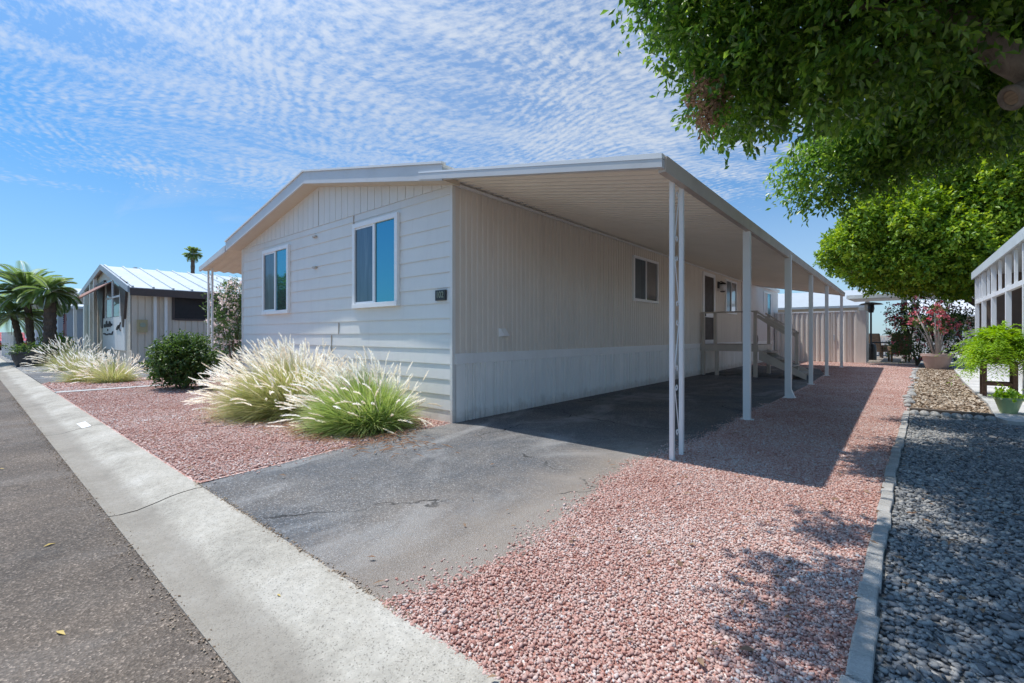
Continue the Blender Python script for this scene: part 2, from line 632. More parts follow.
M['glass_side'] = glass('side_window_glass', refl=0.30, tint=(0.9, 0.95, 1.0))
M['meshpane'] = screen_pane('window_insect_screen')
M['doordark'] = paint('screen_door_mesh', (0.055, 0.045, 0.04), 0.6, 0.1)
M['lamp_glass'] = paint('lantern_glass', (0.75, 0.76, 0.76), 0.15, 0.02)
M['void'] = paint('dark_opening', (0.012, 0.012, 0.014), 0.6, 0.1)
M['under'] = paint('crawl_space_dark', (0.05, 0.045, 0.04), 0.9, 0.1)
M['road'] = asphalt('road_asphalt', (0.104, 0.086, 0.071), (0.165, 0.131, 0.103), aged=0.10, cracks=0.35)
M['drive'] = asphalt('driveway_asphalt', (0.115, 0.12, 0.128), (0.185, 0.172, 0.16), aged=0.5, cracks=0.9, stain=0.35, dusty=0.75)
M['curb'] = concrete('curb_concrete', (0.43, 0.395, 0.335), (0.54, 0.505, 0.445), speck=0.85, gutter=True)
M['slab'] = concrete('patio_concrete', (0.50, 0.485, 0.46), speck=0.3)
M['block'] = concrete('edging_concrete', (0.47, 0.455, 0.43), (0.58, 0.56, 0.53), bumpy=0.8)
PINK = [(0.0, (0.30, 0.13, 0.10)), (0.16, (0.48, 0.235, 0.185)), (0.38, (0.59, 0.345, 0.285)), (0.62, (0.65, 0.45, 0.385)), (0.85, (0.70, 0.56, 0.505)), (1.0, (0.75, 0.70, 0.665))]
GREY = [(0.0, (0.11, 0.11, 0.11)), (0.35, (0.22, 0.225, 0.23)), (0.62, (0.33, 0.33, 0.32)), (0.84, (0.42, 0.395, 0.36)), (1.0, (0.55, 0.54, 0.51))]
TAN = [(0.0, (0.16, 0.11, 0.075)), (0.4, (0.33, 0.245, 0.17)), (0.75, (0.45, 0.36, 0.27)), (1.0, (0.56, 0.49, 0.40))]
M['pink_bed'] = gravel_bed('pink_gravel_bed', PINK, 58)
M['grey_bed'] = gravel_bed('grey_gravel_bed', GREY, 20)
M['tan_bed'] = gravel_bed('bark_chip_bed', TAN, 22)
M['pink_stone'] = tinted('pink_gravel_stone', PINK, 0.8, spec=0.3, noise=(70, 0.35))
M['grey_stone'] = tinted('grey_river_stone', GREY, 0.7, spec=0.35, noise=(50, 0.35))
M['chip'] = tinted('bark_chip', TAN, 0.85, spec=0.2)
M['ground'] = gravel_bed('bare_ground', [(0, (0.22, 0.18, 0.14)), (1, (0.36, 0.31, 0.26))], 8)
FICUS = [(0.0, (0.03, 0.075, 0.016)), (0.45, (0.075, 0.165, 0.028)), (0.8, (0.14, 0.25, 0.04)), (1.0, (0.25, 0.37, 0.07))]
M['ficus'] = tinted('ficus_leaf', FICUS, 0.32, 0.46, 0.5)
HEDGE = [(0.0, (0.035, 0.085, 0.012)), (0.40, (0.10, 0.195, 0.02)), (0.72, (0.20, 0.32, 0.03)), (1.0, (0.36, 0.46, 0.05))]
M['hedge'] = tinted('light_green_leaf', HEDGE, 0.45, 0.3, 0.4)
M['bush'] = tinted('bush_leaf', [(0, (0.03, 0.065, 0.018)), (0.6, (0.07, 0.135, 0.03)), (1, (0.14, 0.22, 0.05))], 0.45, 0.3)
M['fern'] = tinted('fern_leaf', [(0, (0.13, 0.24, 0.02)), (0.6, (0.25, 0.42, 0.035)), (1, (0.38, 0.54, 0.07))], 0.5, 0.35)
M['blade'] = tinted('grass_blade', [(0, (0.50, 0.43, 0.24)), (0.2, (0.38, 0.42, 0.15)), (0.6, (0.29, 0.41, 0.11)), (1, (0.42, 0.52, 0.20))], 0.55, 0.35)
M['blade_dry'] = tinted('dry_grass_blade', [(0, (0.52, 0.44, 0.26)), (0.4, (0.48, 0.46, 0.22)), (0.75, (0.38, 0.43, 0.15)), (1, (0.46, 0.50, 0.20))], 0.6, 0.35)
M['plume'] = tinted('grass_plume', [(0, (0.62, 0.54, 0.40)), (0.5, (0.82, 0.78, 0.69)), (1, (0.88, 0.87, 0.84))], 0.8, 0.35, 0.2)
M['deadleaf'] = tinted('dead_leaf', [(0, (0.16, 0.09, 0.05)), (1, (0.36, 0.24, 0.15))], 0.7, 0.25)
M['palm'] = tinted('palm_leaf', [(0, (0.12, 0.20, 0.07)), (0.6, (0.26, 0.37, 0.12)), (1, (0.42, 0.50, 0.20))], 0.45, 0.25)
M['pinkflower'] = tinted('pink_blossom', [(0, (0.70, 0.42, 0.40)), (0.5, (0.80, 0.64, 0.60)), (1, (0.86, 0.78, 0.74))], 0.6, 0.3)
M['redflower'] = tinted('red_blossom', [(0, (0.38, 0.04, 0.06)), (0.6, (0.62, 0.13, 0.15)), (1, (0.75, 0.36, 0.36))], 0.6, 0.3)
M['bark_ficus'] = bark('ficus_bark', (0.10, 0.075, 0.058), (0.27, 0.215, 0.17))
M['bark_palm'] = bark('palm_bark', (0.06, 0.042, 0.032), (0.20, 0.145, 0.11), 14)
M['twig'] = bark('twig_bark', (0.08, 0.06, 0.045), (0.2, 0.16, 0.12), 20)
M['palestem'] = bark('pale_stem', (0.32, 0.29, 0.25), (0.52, 0.49, 0.45), 20)
M['heartwood'] = wood_ends('cut_wood', (0.16, 0.10, 0.06), (0.32, 0.22, 0.14))
M['timber'] = wood_ends('edging_timber', (0.06, 0.045, 0.035), (0.17, 0.13, 0.10))
M['standwood'] = wood_ends('stand_wood', (0.07, 0.035, 0.025), (0.15, 0.08, 0.055))
M['terracotta'] = paint('terracotta', (0.42, 0.20, 0.12), 0.75, 0.12, 4.0, 0.3, (0.5, 0.38, 0.3))
M['pot_pink'] = paint('pinkish_plastic_pot', (0.42, 0.31, 0.27), 0.6, 0.08, 4.0)
M['pot_green'] = paint('green_glazed_pot', (0.30, 0.40, 0.20), 0.35, 0.1, 5.0)
M['tub'] = paint('dark_tub', (0.05, 0.055, 0.06), 0.5, 0.1, 5.0)
M['soil'] = paint('potting_soil', (0.05, 0.035, 0.025), 0.95, 0.2, 20)
M['nb_wall'] = paint('neighbour_wall_paint', (0.66, 0.575, 0.475), 0.55, 0.04, 1.0, 0.2, (0.36, 0.3, 0.26), True)
M['nb_green'] = paint('pale_green_paint', (0.45, 0.50, 0.44), 0.55, 0.05)
M['nb_roof'] = paint('white_metal_roof', (0.58, 0.62, 0.63), 0.4, 0.05, 0.7, 0.3, (0.5, 0.5, 0.48))
M['far_roof'] = paint('dusty_pale_roof', (0.40, 0.43, 0.45), 0.6, 0.06, 0.5, 0.3, (0.3, 0.28, 0.26))
M['brown_wall'] = paint('brown_panelling', (0.16, 0.12, 0.095), 0.6, 0.15, 1.5)
M['brown'] = paint('dark_brown_trim', (0.075, 0.055, 0.05), 0.5, 0.1)
M['rust'] = paint('rusty_awning', (0.34, 0.17, 0.12), 0.6, 0.15, 3.0)
M['bluegrey'] = paint('blue_grey_paint', (0.36, 0.41, 0.45), 0.55, 0.05)
M['tanbox'] = paint('tan_meter_box', (0.44, 0.36, 0.20), 0.5, 0.06)
M['tanwall'] = paint('tan_stucco', (0.52, 0.45, 0.37), 0.8, 0.06, 1.5)
M['wicker'] = wood_ends('brown_wicker', (0.10, 0.06, 0.035), (0.26, 0.16, 0.09))
M['cushion'] = paint('pale_cushion', (0.62, 0.60, 0.56), 0.8, 0.05)
M['red'] = paint('red_car_paint', (0.45, 0.03, 0.035), 0.25, 0.03)
M['tyre'] = paint('tyre_rubber', (0.02, 0.02, 0.02), 0.8, 0.1)
M['steel'] = paint('bare_steel', (0.45, 0.46, 0.47), 0.35, 0.06)
M['flag_red'] = paint('flag_red_cloth', (0.50, 0.05, 0.07), 0.8, 0.04)
M['flag_blue'] = paint('flag_blue_cloth', (0.03, 0.045, 0.16), 0.8, 0.04)
M['flag_white'] = paint('flag_white_cloth', (0.75, 0.75, 0.76), 0.8, 0.04)
M['insect'] = screen_mat('porch_insect_screen')
M['yellow'] = tinted('fallen_leaf_colour', [(0, (0.45, 0.28, 0.05)), (1, (0.55, 0.42, 0.12))], 0.6)
M['curb_white'] = paint('curb_number_paint', (0.78, 0.78, 0.76), 0.6, 0.03, 6, 0.35, (0.5, 0.48, 0.44))

# ------------------------------------------------------------------ ground, road, kerb, beds
MB().box(-1500, 1500, -1500, 1500, -0.3, -0.10).build('ground', M['ground'], kind='structure')
MB().box(-400, 60, -7.0, 0.70, -0.2, -0.066).build('road', M['road'], kind='structure')
# rolled concrete kerb with tooled joints, one sheet per bay so the joints are real gaps
kb = MB()
prof = [(0.645, -0.09), (0.645, -0.060), (0.70, -0.066), (0.80, -0.062), (0.90, -0.040), (1.00, -0.014), (1.08, -0.001), (1.17, 0.006), (1.205, 0.004), (1.215, -0.09)]
x = 19.8
while x > -120:
    L = 4.0 if x > -40 else 8
    p = [(0, a, b) for a, b in prof]
    kb.sheet(p, (x - 0.008, 0, 0), (x - L + 0.008, 0, 0))
    x -= L
kb.build('kerb', M['curb'], kind='structure', smooth=False)
MB().box(-120, 20, 0.66, 1.20, -0.2, -0.075).build('kerb_bed', M['under'], kind='structure')

# driveway of old asphalt
drive_edge = [(-1.72, 1.207), (-1.60, 1.6), (-1.57, 1.95), (-1.63, 2.45), (-1.67, 2.85), (-1.80, 3.54), (-1.86, 4.05), (-1.78, 4.6), (-1.72, 6), (-1.76, 9), (-1.7, 13), (-1.78, 17), (-2.2, 19.6), (-4.66, 20.2)]
drive_left = [(-4.66, 4.2), (-4.62, 3.6), (-4.52, 2.6), (-4.38, 1.7), (-4.30, 1.207)]
MB().poly_slab(drive_edge + drive_left, -0.09, 0.002).build('driveway', M['drive'], kind='structure')
# gravel beds
MB().poly_slab([(-4.36, 1.207), (-4.66, 4.2), (-4.66, 4.30), (-13.30, 4.30), (-13.30, 1.207)], -0.095, -0.004).build('pink_gravel_base', M['pink_bed'], kind='structure')
MB().poly_slab([(-1.80, 1.207), (-0.16, 1.207), (-0.13, 2.0), (-0.07, 5.3), (0.03, 8.06), (0.09, 9.5), (0.42, 21.5), (0.6, 25.5), (-5.2, 25.5), (-5.2, 19.0), (-1.9, 18.9), (-1.9, 4.0)], -0.097, -0.002).build('pink_gravel_path', M['pink_bed'], kind='structure')
MB().poly_slab([(-0.155, 1.207), (7, 1.207), (7, 9.0), (1.1, 9.0), (1.02, 9.35), (0.095, 9.35), (0.035, 8.06), (-0.065, 5.3), (-0.125, 2.0)], -0.098, -0.012).build('grey_gravel_base', M['grey_bed'], kind='structure')
MB().poly_slab([(0.09, 9.352), (1.02, 9.352), (1.12, 11), (1.20, 16), (1.42, 22.5), (0.45, 22.5), (0.42, 21.5)], -0.099, -0.001).build('bark_chip_bed', M['tan_bed'], kind='structure')
MB().poly_slab([(1.025, 9.35), (1.102, 9.003), (7, 9.003), (7, 24), (1.45, 24), (1.425, 22.5), (1.205, 16), (1.125, 11)], -0.1, 0.05).build('patio_slab', M['slab'], kind='structure')
MB().box(0.62, 9, 25.52, 40, -0.1, 0.0).build('rear_patio', M['slab'], kind='structure')
# next lot, beyond a thin concrete strip
MB().box(-13.58, -13.32, 1.22, 4.2, -0.09, 0.012).build('path', M['slab'], kind='structure')
MB().box(-16.2, -13.6, 1.22, 22, -0.09, -0.003).build('pink_gravel_strip', M['pink_bed'], kind='structure')
MB().box(-20.8, -16.21, 1.22, 12, -0.09, 0.004).build('neighbour_driveway', M['drive'], kind='structure')
MB().box(-60, -20.82, 1.22, 20, -0.09, -0.003).build('neighbour_yard', M['grey_bed'], kind='structure')
MB().box(-24.6, -24.35, 1.23, 3.2, -0.0029, 0.012).build('garden_strip', M['slab'], kind='structure')
m = MB().add([(-8.62, 0.985, -0.0125), (-8.14, 0.985, -0.0125), (-8.14, 1.075, 0.005), (-8.62, 1.075, 0.005)], [(0, 1, 2, 3)])
m.build('kerb_marking', M['curb_white'], kind='structure')

# loose stones: one object per gravel bed
ico_v, ico_f = None, None


def ico():
    t = (1 + 5 ** 0.5) / 2
    v = np.array([(-1, t, 0), (1, t, 0), (-1, -t, 0), (1, -t, 0), (0, -1, t), (0, 1, t), (0, -1, -t), (0, 1, -t), (t, 0, -1), (t, 0, 1), (-t, 0, -1), (-t, 0, 1)], float)
    v /= np.linalg.norm(v[0])
    f = np.array([(0, 11, 5), (0, 5, 1), (0, 1, 7), (0, 7, 10), (0, 10, 11), (1, 5, 9), (5, 11, 4), (11, 10, 2), (10, 7, 6), (7, 1, 8), (3, 9, 4), (3, 4, 2), (3, 2, 6), (3, 6, 8), (3, 8, 9), (4, 9, 5), (2, 4, 11), (6, 2, 10), (8, 6, 7), (9, 8, 1)])
    return v, f


def rot_mats(n, flat=1.0):
    a = rng.uniform(0, 2 * np.pi, n)
    b = rng.normal(0, 0.5 * flat, n)
    c = rng.normal(0, 0.5 * flat, n)
    ca, sa, cb, sb, cc, sc = np.cos(a), np.sin(a), np.cos(b), np.sin(b), np.cos(c), np.sin(c)
    Z = np.zeros(n)
    O = np.ones(n)
    Rz = np.stack([np.stack([ca, -sa, Z], 1), np.stack([sa, ca, Z], 1), np.stack([Z, Z, O], 1)], 1)
    Rx = np.stack([np.stack([O, Z, Z], 1), np.stack([Z, cb, -sb], 1), np.stack([Z, sb, cb], 1)], 1)
    Ry = np.stack([np.stack([cc, Z, sc], 1), np.stack([Z, O, Z], 1), np.stack([-sc, Z, cc], 1)], 1)
    return Rz @ Rx @ Ry


def stones(name, xy, size, mat, z=0.0, flat=0.62, sink=0.25):
    iv, jf = ico()
    n = len(xy)
    s = size * np.exp(rng.normal(0, 0.26, n))
    sc = np.stack([s * rng.uniform(0.8, 1.3, n), s * rng.uniform(0.65, 1.0, n), s * rng.uniform(flat * 0.75, flat * 1.2, n)], 1)
    V = iv[None] * rng.uniform(0.66, 1.22, (n, 12, 1))
    V = V * sc[:, None, :]
    V = np.einsum('nij,nkj->nki', rot_mats(n, 0.7), V)
    V[:, :, 0] += xy[:, 0:1]
    V[:, :, 1] += xy[:, 1:2]
    V[:, :, 2] += z + (sc[:, 2] * (1 - sink * 2) + rng.uniform(-0.1, 0.5, n) * s * 0.6)[:, None]
    F = (jf[None] + (np.arange(n) * 12)[:, None, None]).reshape(-1, 3)
    drift = 0.10 * np.sin(xy[:, 0] * 2.3 + 1.7 * np.sin(xy[:, 1] * 1.1)) * np.sin(xy[:, 1] * 1.9 + xy[:, 0]) + 0.06 * np.sin(xy[:, 0] * 7.1) * np.sin(xy[:, 1] * 6.3)
    tint = np.repeat(np.clip(rng.beta(2.1, 2.0, n) + drift, 0, 1), 12)
    return np_obj(name, V.reshape(-1, 3), F, mat, tint, kind='stuff')


def inside(poly, pts):
    poly = np.asarray(poly)
    ok = np.zeros(len(pts), bool)
    j = len(poly) - 1
    for i in range(len(poly)):
        a, b = poly[i], poly[j]
        c = ((a[1] > pts[:, 1]) != (b[1] > pts[:, 1])) & (pts[:, 0] < (b[0] - a[0]) * (pts[:, 1] - a[1]) / (b[1] - a[1] + 1e-12) + a[0])
        ok ^= c
        j = i
    return ok


def scatter(poly, dens):
    poly = np.asarray(poly, float)
    lo, hi = poly.min(0), poly.max(0)
    n = int(dens * (hi[0] - lo[0]) * (hi[1] - lo[1]))
    p = rng.uniform(lo, hi, (n, 2))
    return p[inside(poly, p)]


near = [(-1.74, 1.185), (-1.61, 1.6), (-1.58, 1.95), (-1.64, 2.45), (-1.68, 2.85), (-1.81, 3.54), (-1.87, 4.05), (-1.76, 4.7), (-1.68, 6.0), (-0.03, 6.0), (-0.09, 3.5), (-0.13, 1.185)]
far = [(-1.68, 6.0), (-1.72, 9), (-1.6, 13), (0.2, 13), (0.05, 9.4), (-0.03, 6.0)]
stray = [(-1.95, 1.207), (-1.66, 1.207), (-1.49, 1.95), (-1.58, 2.85), (-1.80, 4.1), (-1.6, 6), (-1.62, 9), (-1.85, 9), (-1.9, 6), (-2.05, 4.0), (-1.9, 2.8), (-1.8, 1.95)]
mid = [(-1.6, 13), (-1.66, 17.5), (-2.4, 20.3), (-4.6, 20.6), (-4.6, 24.8), (0.5, 24.8), (0.38, 21), (0.2, 13)]
edge_l = np.array([(-1.74, 1.19), (-1.61, 1.6), (-1.58, 1.95), (-1.64, 2.45), (-1.68, 2.85), (-1.81, 3.54), (-1.87, 4.05), (-1.76, 4.7), (-1.68, 6.0), (-1.72, 9)])
ye = rng.uniform(1.19, 9, 5200)
xe = np.interp(ye, edge_l[:, 1], edge_l[:, 0]) - np.abs(rng.normal(0, 0.055, 5200)) * (0.6 + 0.8 * np.sin(ye * 5.1) ** 2)
fringe = np.stack([xe, ye], 1)
xy = np.concatenate([fringe, scatter(mid, 900), scatter(near, 9500), scatter(far, 4200), scatter(stray, 420)])
stones('pink_gravel', xy, 0.0068, M['pink_stone'], z=0.0)
yard = [(-4.40, 1.23), (-4.48, 2.0), (-4.66, 3.4), (-4.70, 4.27), (-13.3, 4.27), (-13.3, 1.23)]
yd = scatter(yard, 4600)
yd = yd[rng.uniform(0, 1, len(yd)) < np.clip(1.25 - (-yd[:, 0] - 4.4) / 9, 0.25, 1)]
stones('pink_yard_gravel', np.concatenate([yd, scatter([(-4.2, 1.25), (-4.42, 1.25), (-4.72, 4.2), (-4.6, 4.2)], 260)]), 0.0088, M['pink_stone'], z=0.0)
gp = [(-0.10, 1.3), (2.2, 1.3), (2.2, 9.0), (1.1, 9.0), (1.02, 9.33), (0.12, 9.33), (0.09, 8.06), (-0.01, 5.3), (-0.07, 2)]
stones('pink_strip_gravel', scatter([(-13.62, 1.25), (-13.62, 4.2), (-16.15, 4.2), (-16.15, 1.25)], 1300), 0.016, M['pink_stone'])
stones('grey_gravel', scatter(gp, 3200), 0.0126, M['grey_stone'], z=-0.008, flat=0.55)
# bark chips: flat flakes
cp = scatter([(0.12, 9.45), (1.0, 9.45), (1.10, 11), (1.18, 16), (1.38, 22), (0.5, 22), (0.42, 20)], 900)
n = len(cp)
q = np.array([(-1, -0.5, 0), (1, -0.5, 0), (1, 0.5, 0), (-1, 0.5, 0)], float)
Vc = np.einsum('nij,nkj->nki', rot_mats(n, 0.8), q[None] * rng.uniform(0.015, 0.035, (n, 1, 1)))
Vc[:, :, 0] += cp[:, 0:1]
Vc[:, :, 1] += cp[:, 1:2]
Vc[:, :, 2] += 0.016
np_obj('bark_chips', Vc.reshape(-1, 3), np.arange(n * 4).reshape(-1, 4), M['chip'], np.repeat(rng.uniform(0, 1, n), 4), kind='stuff')

# ------------------------------------------------------------------ the mobile home
XR, XL, YF, YB = -4.66, -12.02, 4.29, 26.0
XC = (XR + XL) / 2
SL = 0.2


def under_z(x):
    return 3.25 + SL * ((XR - x) if x > XC else (x - XL))


home = thing('mobile_home', 'cream mobile home with lap siding gable front and ribbed tan side wall', 'mobile home', (-8.3, 4.29, 0))


def ribbed(y0, y1, z0, z1, x, pitch, groove, depth, sgn=1, wide=None):
    """vertical ribs along Y on a wall facing +X: flats with narrow grooves"""
    p = []
    y = y0
    k = 0
    while y < y1:
        w = pitch if not wide else wide[k % len(wide)]
        e = min(y + w, y1)
        p += [(x, y, 0), (x, max(y, e - groove), 0), (x - depth, max(y, e - groove * 0.7), 0), (x - depth, max(y, e - groove * 0.3), 0)]
        y = e
        k += 1
    p.append((x, y1, 0))
    return p


# solid body inside the cladding
bw = MB()
bw.box(XL + 0.03, XR - 0.03, YF + 0.03, YB - 0.02, 0.0, 3.25)
bw.build('wall_core', M['rear_side'], home)
# front: lap courses up to 3.24 m, grooved boards in the gable
lap = MB()
zc = [0.0, 0.165]
z = 0.165
while z < 3.2:
    z += 0.2115
    zc.append(min(z, 3.24))
for a, b in zip(zc[:-1], zc[1:]):
    lap.add([(XL, YF - 0.004, b), (XR, YF - 0.004, b), (XR, YF - 0.017, a), (XL, YF - 0.017, a), (XL, YF + 0.01, a), (XR, YF + 0.01, a)],
            [(0, 3, 2, 1), (3, 4, 5, 2)])
lap.build('lap_siding', M['lap'], home)
gab = MB()
x = XL + 0.02
w = 0.203
while x < XR - 0.01:
    e = min(x + w, XR)
    if x < XC < e:
        e = XC - 0.006
    a, b = x + 0.006, e - 0.006
    za, zb = under_z(a), under_z(b)
    if max(za, zb) > 3.26:
        gab.hexa([(a, YF - 0.016, 3.243), (b, YF - 0.016, 3.243), (b, YF + 0.02, 3.243), (a, YF + 0.02, 3.243)],
                 [(a, YF - 0.016, za), (b, YF - 0.016, zb), (b, YF + 0.02, zb), (a, YF + 0.02, za)])
    x = e if e != XC - 0.006 else XC + 0.006
gab.add([(XL, YF + 0.0, 3.24), (XR, YF + 0.0, 3.24), (XR, YF + 0.0, 3.25), (XC, YF + 0.0, under_z(XC)), (XL, YF + 0.0, 3.25)], [(0, 1, 2, 3, 4)])
gab.build('gable_board', M['lap'], home)
# corner trim and butt joints in the siding
for ca, cb_ in ((XR - 0.035, XR + 0.012), (XL - 0.012, XL + 0.035)):
    MB().box(ca, cb_, YF - 0.028, YF + 0.03, 0.0, 3.25).build('corner_trim', M['lap'], home)
for ja, jb, yj, za, zb in ((XC - 0.006, XC + 0.006, 0.0195, 3.26, 3.90), (-7.13, -7.12, 0.026, 3.05, 3.23), (-7.62, -7.61, 0.026, 1.22, 1.42), (-7.87, -7.86, 0.026, 0.85, 1.2)):
    MB().box(ja, jb, YF - yj, YF - 0.01, za, zb).build('siding_joint', M['fascia_tan'], home)
for zz in (2.46, 3.04):
    MB().box(-8.52, -8.40, YF - 0.05, YF - 0.015, zz, zz + 0.035).build('siding_hook', M['fascia_tan'], home)

# long side
sd = MB()
sd.sheet(ribbed(YF + 0.03, 19.2, 0, 0, XR, 0.112, 0.042, 0.015), (0, 0, 0.94), (0, 0, 3.40))
sd.build('side_wall', M['side'], home)
sr = MB()
sr.sheet(ribbed(19.24, YB, 0, 0, XR + 0.02, 0.2, 0.02, 0.008), (0, 0, 0.94), (0, 0, 3.40))
sr.box(XR - 0.02, XR + 0.035, 19.18, 19.24, 0.0, 3.4)
sr.build('rear_room_wall', M['rear_side'], home)
sk = MB()
sk.sheet(ribbed(YF + 0.035, YB, 0, 0, XR + 0.016, 0.1, 0.032, 0.028, wide=[0.2, 0.05, 0.1, 0.05, 0.1, 0.1]), (0, 0, 0.0), (0, 0, 0.80))
skirt = sk.build('skirting', M['skirt'], home)
cap = MB()
cap.hexa([(XR - 0.02, YF + 0.032, 0.80), (XR + 0.030, YF + 0.032, 0.80), (XR + 0.030, YB, 0.80), (XR - 0.02, YB, 0.80)],
         [(XR - 0.02, YF + 0.032, 0.945), (XR + 0.018, YF + 0.032, 0.945), (XR + 0.018, YB, 0.945), (XR - 0.02, YB, 0.945)])
for yy in (8.0, 11.7, 15.5):
    cap.box(XR + 0.028, XR + 0.033, yy, yy + 0.012, 0.80, 0.94)
cap.build('skirting_cap', M['white'], skirt)

# roof, fascia, soffit
YO = 3.98
rf = MB()
TH = 0.20
for xa, xb in ((XR + 0.10, XC), (XC, XL - 0.12)):
    za, zb = (3.25 - 0.02, under_z(XC)) if xa > XC else (under_z(XC), 3.25 - 0.024)
    rf.hexa([(xa, YO + 0.03, za + 0.055), (xa, YB, za + 0.055), (xb, YB, zb + 0.055), (xb, YO + 0.03, zb + 0.055)],
            [(xa, YO + 0.03, za + TH), (xa, YB, za + TH), (xb, YB, zb + TH), (xb, YO + 0.03, zb + TH)])
rf.build('roof', M['roof'], home)
fa = MB()
for xa, xb in ((XR + 0.12, XC), (XC, XL - 0.20)):
    za = 3.25 - 0.024 if xa > XC else under_z(XC)
    zb = under_z(XC) if xa > XC else 3.25 - 0.04
    fa.hexa([(xa, YO, za - 0.02), (xa, YO + 0.03, za - 0.02), (xb, YO + 0.03, zb - 0.02), (xb, YO, zb - 0.02)],
            [(xa, YO, za + 0.19), (xa, YO + 0.03, za + 0.19), (xb, YO + 0.03, zb + 0.19), (xb, YO, zb + 0.19)])
fascia = fa.build('fascia', M['fascia'], home)
dr = MB()
for xa, xb in ((XR + 0.13, XC), (XC, XL - 0.21)):
    za = 3.25 - 0.026 if xa > XC else under_z(XC)
    zb = under_z(XC) if xa > XC else 3.25 - 0.042
    dr.hexa([(xa, YO - 0.02, za + 0.192), (xa, YO + 0.06, za + 0.192), (xb, YO + 0.06, zb + 0.192), (xb, YO - 0.02, zb + 0.192)],
            [(xa, YO - 0.02, za + 0.222), (xa, YO + 0.06, za + 0.222), (xb, YO + 0.06, zb + 0.222), (xb, YO - 0.02, zb + 0.222)])
dr.build('drip_edge', M['white'], fascia)
so = MB()
for xa, xb in ((XR + 0.10, XC), (XC, XL - 0.12)):
    za = 3.23 if xa > XC else under_z(XC)
    zb = under_z(XC) if xa > XC else 3.226
    so.hexa([(xa, YO + 0.032, za - 0.012), (xa, YF + 0.03, za - 0.012), (xb, YF + 0.03, zb - 0.012), (xb, YO + 0.032, zb - 0.012)],
            [(xa, YO + 0.032, za + 0.05), (xa, YF + 0.03, za + 0.05), (xb, YF + 0.03, zb + 0.05), (xb, YO + 0.032, zb + 0.05)])
so.build('soffit', M['soffit'], home)

def front_window(x0, x1, z0, z1):
    y = YF
    f = MB()
    t = 0.075
    f.box(x0, x1, y - 0.065, y - 0.01, z1 - t, z1)
    f.box(x0, x1, y - 0.075, y - 0.01, z0, z0 + t)
    f.box(x0, x0 + t, y - 0.065, y - 0.01, z0 + t, z1 - t)
    f.box(x1 - t, x1, y - 0.065, y - 0.01, z0 + t, z1 - t)
    xm = (x0 + x1) / 2
    f.box(xm - 0.022, xm + 0.022, y - 0.055, y - 0.01, z0 + t, z1 - t)
    w = f.build('window', M['vinyl'], home, bevel=0.004)
    p1 = MB()
    p1.box(xm + 0.022, x1 - t, y - 0.032, y - 0.022, z0 + t, z1 - t)
    p1.build('pane', M['glass'], w)
    p2 = MB()
    p2.box(x0 + t, xm - 0.022, y - 0.040, y - 0.030, z0 + t, z1 - t)
    p2.build('pane', M['meshpane'], w)
    s = MB()
    s.box(xm - 0.05, xm - 0.024, y - 0.048, y - 0.041, z0 + t, z1 - t)
    s.box(x0 + t, xm - 0.05, y - 0.048, y - 0.041, z0 + t, z0 + t + 0.03)
    s.box(x0 + t, xm - 0.05, y - 0.048, y - 0.041, z1 - t - 0.03, z1 - t)
    s.build('sash', M['vinyl'], w)


front_window(-7.10, -5.84, 1.645, 3.07)
front_window(-10.77, -9.51, 1.645, 3.05)


def side_window(y0, y1, z0, z1, bright=0):
    x = XR
    t = 0.06
    f = MB()
    f.box(x - 0.01, x + 0.05, y0, y1, z1 - t, z1)
    f.box(x - 0.01, x + 0.055, y0, y1, z0, z0 + t)
    f.box(x - 0.01, x + 0.05, y0, y0 + t, z0 + t, z1 - t)
    f.box(x - 0.01, x + 0.05, y1 - t, y1, z0 + t, z1 - t)
    ym = (y0 + y1) / 2
    f.box(x - 0.01, x + 0.04, ym - 0.02, ym + 0.02, z0 + t, z1 - t)
    w = f.build('window', M['vinyl'], home, bevel=0.004)
    a = MB()
    a.box(x + 0.004, x + 0.014, y0 + t, ym - 0.02, z0 + t, z1 - t)
    a.build('pane', M['meshpane'], w)
    b = MB()
    b.box(x + 0.014, x + 0.024, ym + 0.02, y1 - t, z0 + t, z1 - t)
    b.build('pane', M['glass_side' if not bright else 'glass'], w)


side_window(9.77, 11.17, 1.98, 3.02)
side_window(17.0, 18.4, 1.95, 3.15)
side_window(22.85, 24.3, 1.95, 3.15, 1)
# entry door with screen
dx = XR
d = MB()
d.box(dx - 0.01, dx + 0.045, 14.60, 14.72, 0.93, 3.16)
d.box(dx - 0.01, dx + 0.045, 15.68, 15.80, 0.93, 3.16)
d.box(dx - 0.01, dx + 0.045, 14.72, 15.68, 3.05, 3.16)
d.box(dx - 0.01, dx + 0.03, 14.72, 15.68, 1.76, 1.90)
d.box(dx - 0.01, dx + 0.03, 14.72, 15.68, 0.93, 1.05)
door = d.build('door', M['vinyl'], home, bevel=0.004)
MB().box(dx + 0.0, dx + 0.018, 14.72, 15.68, 1.90, 3.05).build('screen', M['doordark'], door)
MB().box(dx + 0.0, dx + 0.018, 14.72, 15.68, 1.05, 1.76).build('screen', M['doordark'], door)
MB().box(dx + 0.03, dx + 0.06, 14.78, 14.81, 1.78, 1.90).build('handle', M['black'], door)
# dryer vent hood
v = MB()
v.hexa([(XR, 5.22, 1.17), (XR + 0.10, 5.24, 1.19), (XR + 0.10, 5.36, 1.19), (XR, 5.38, 1.17)], [(XR, 5.22, 1.30), (XR + 0.02, 5.24, 1.30), (XR + 0.02, 5.36, 1.30), (XR, 5.38, 1.30)])
v.build('vent_hood', M['white'], home)

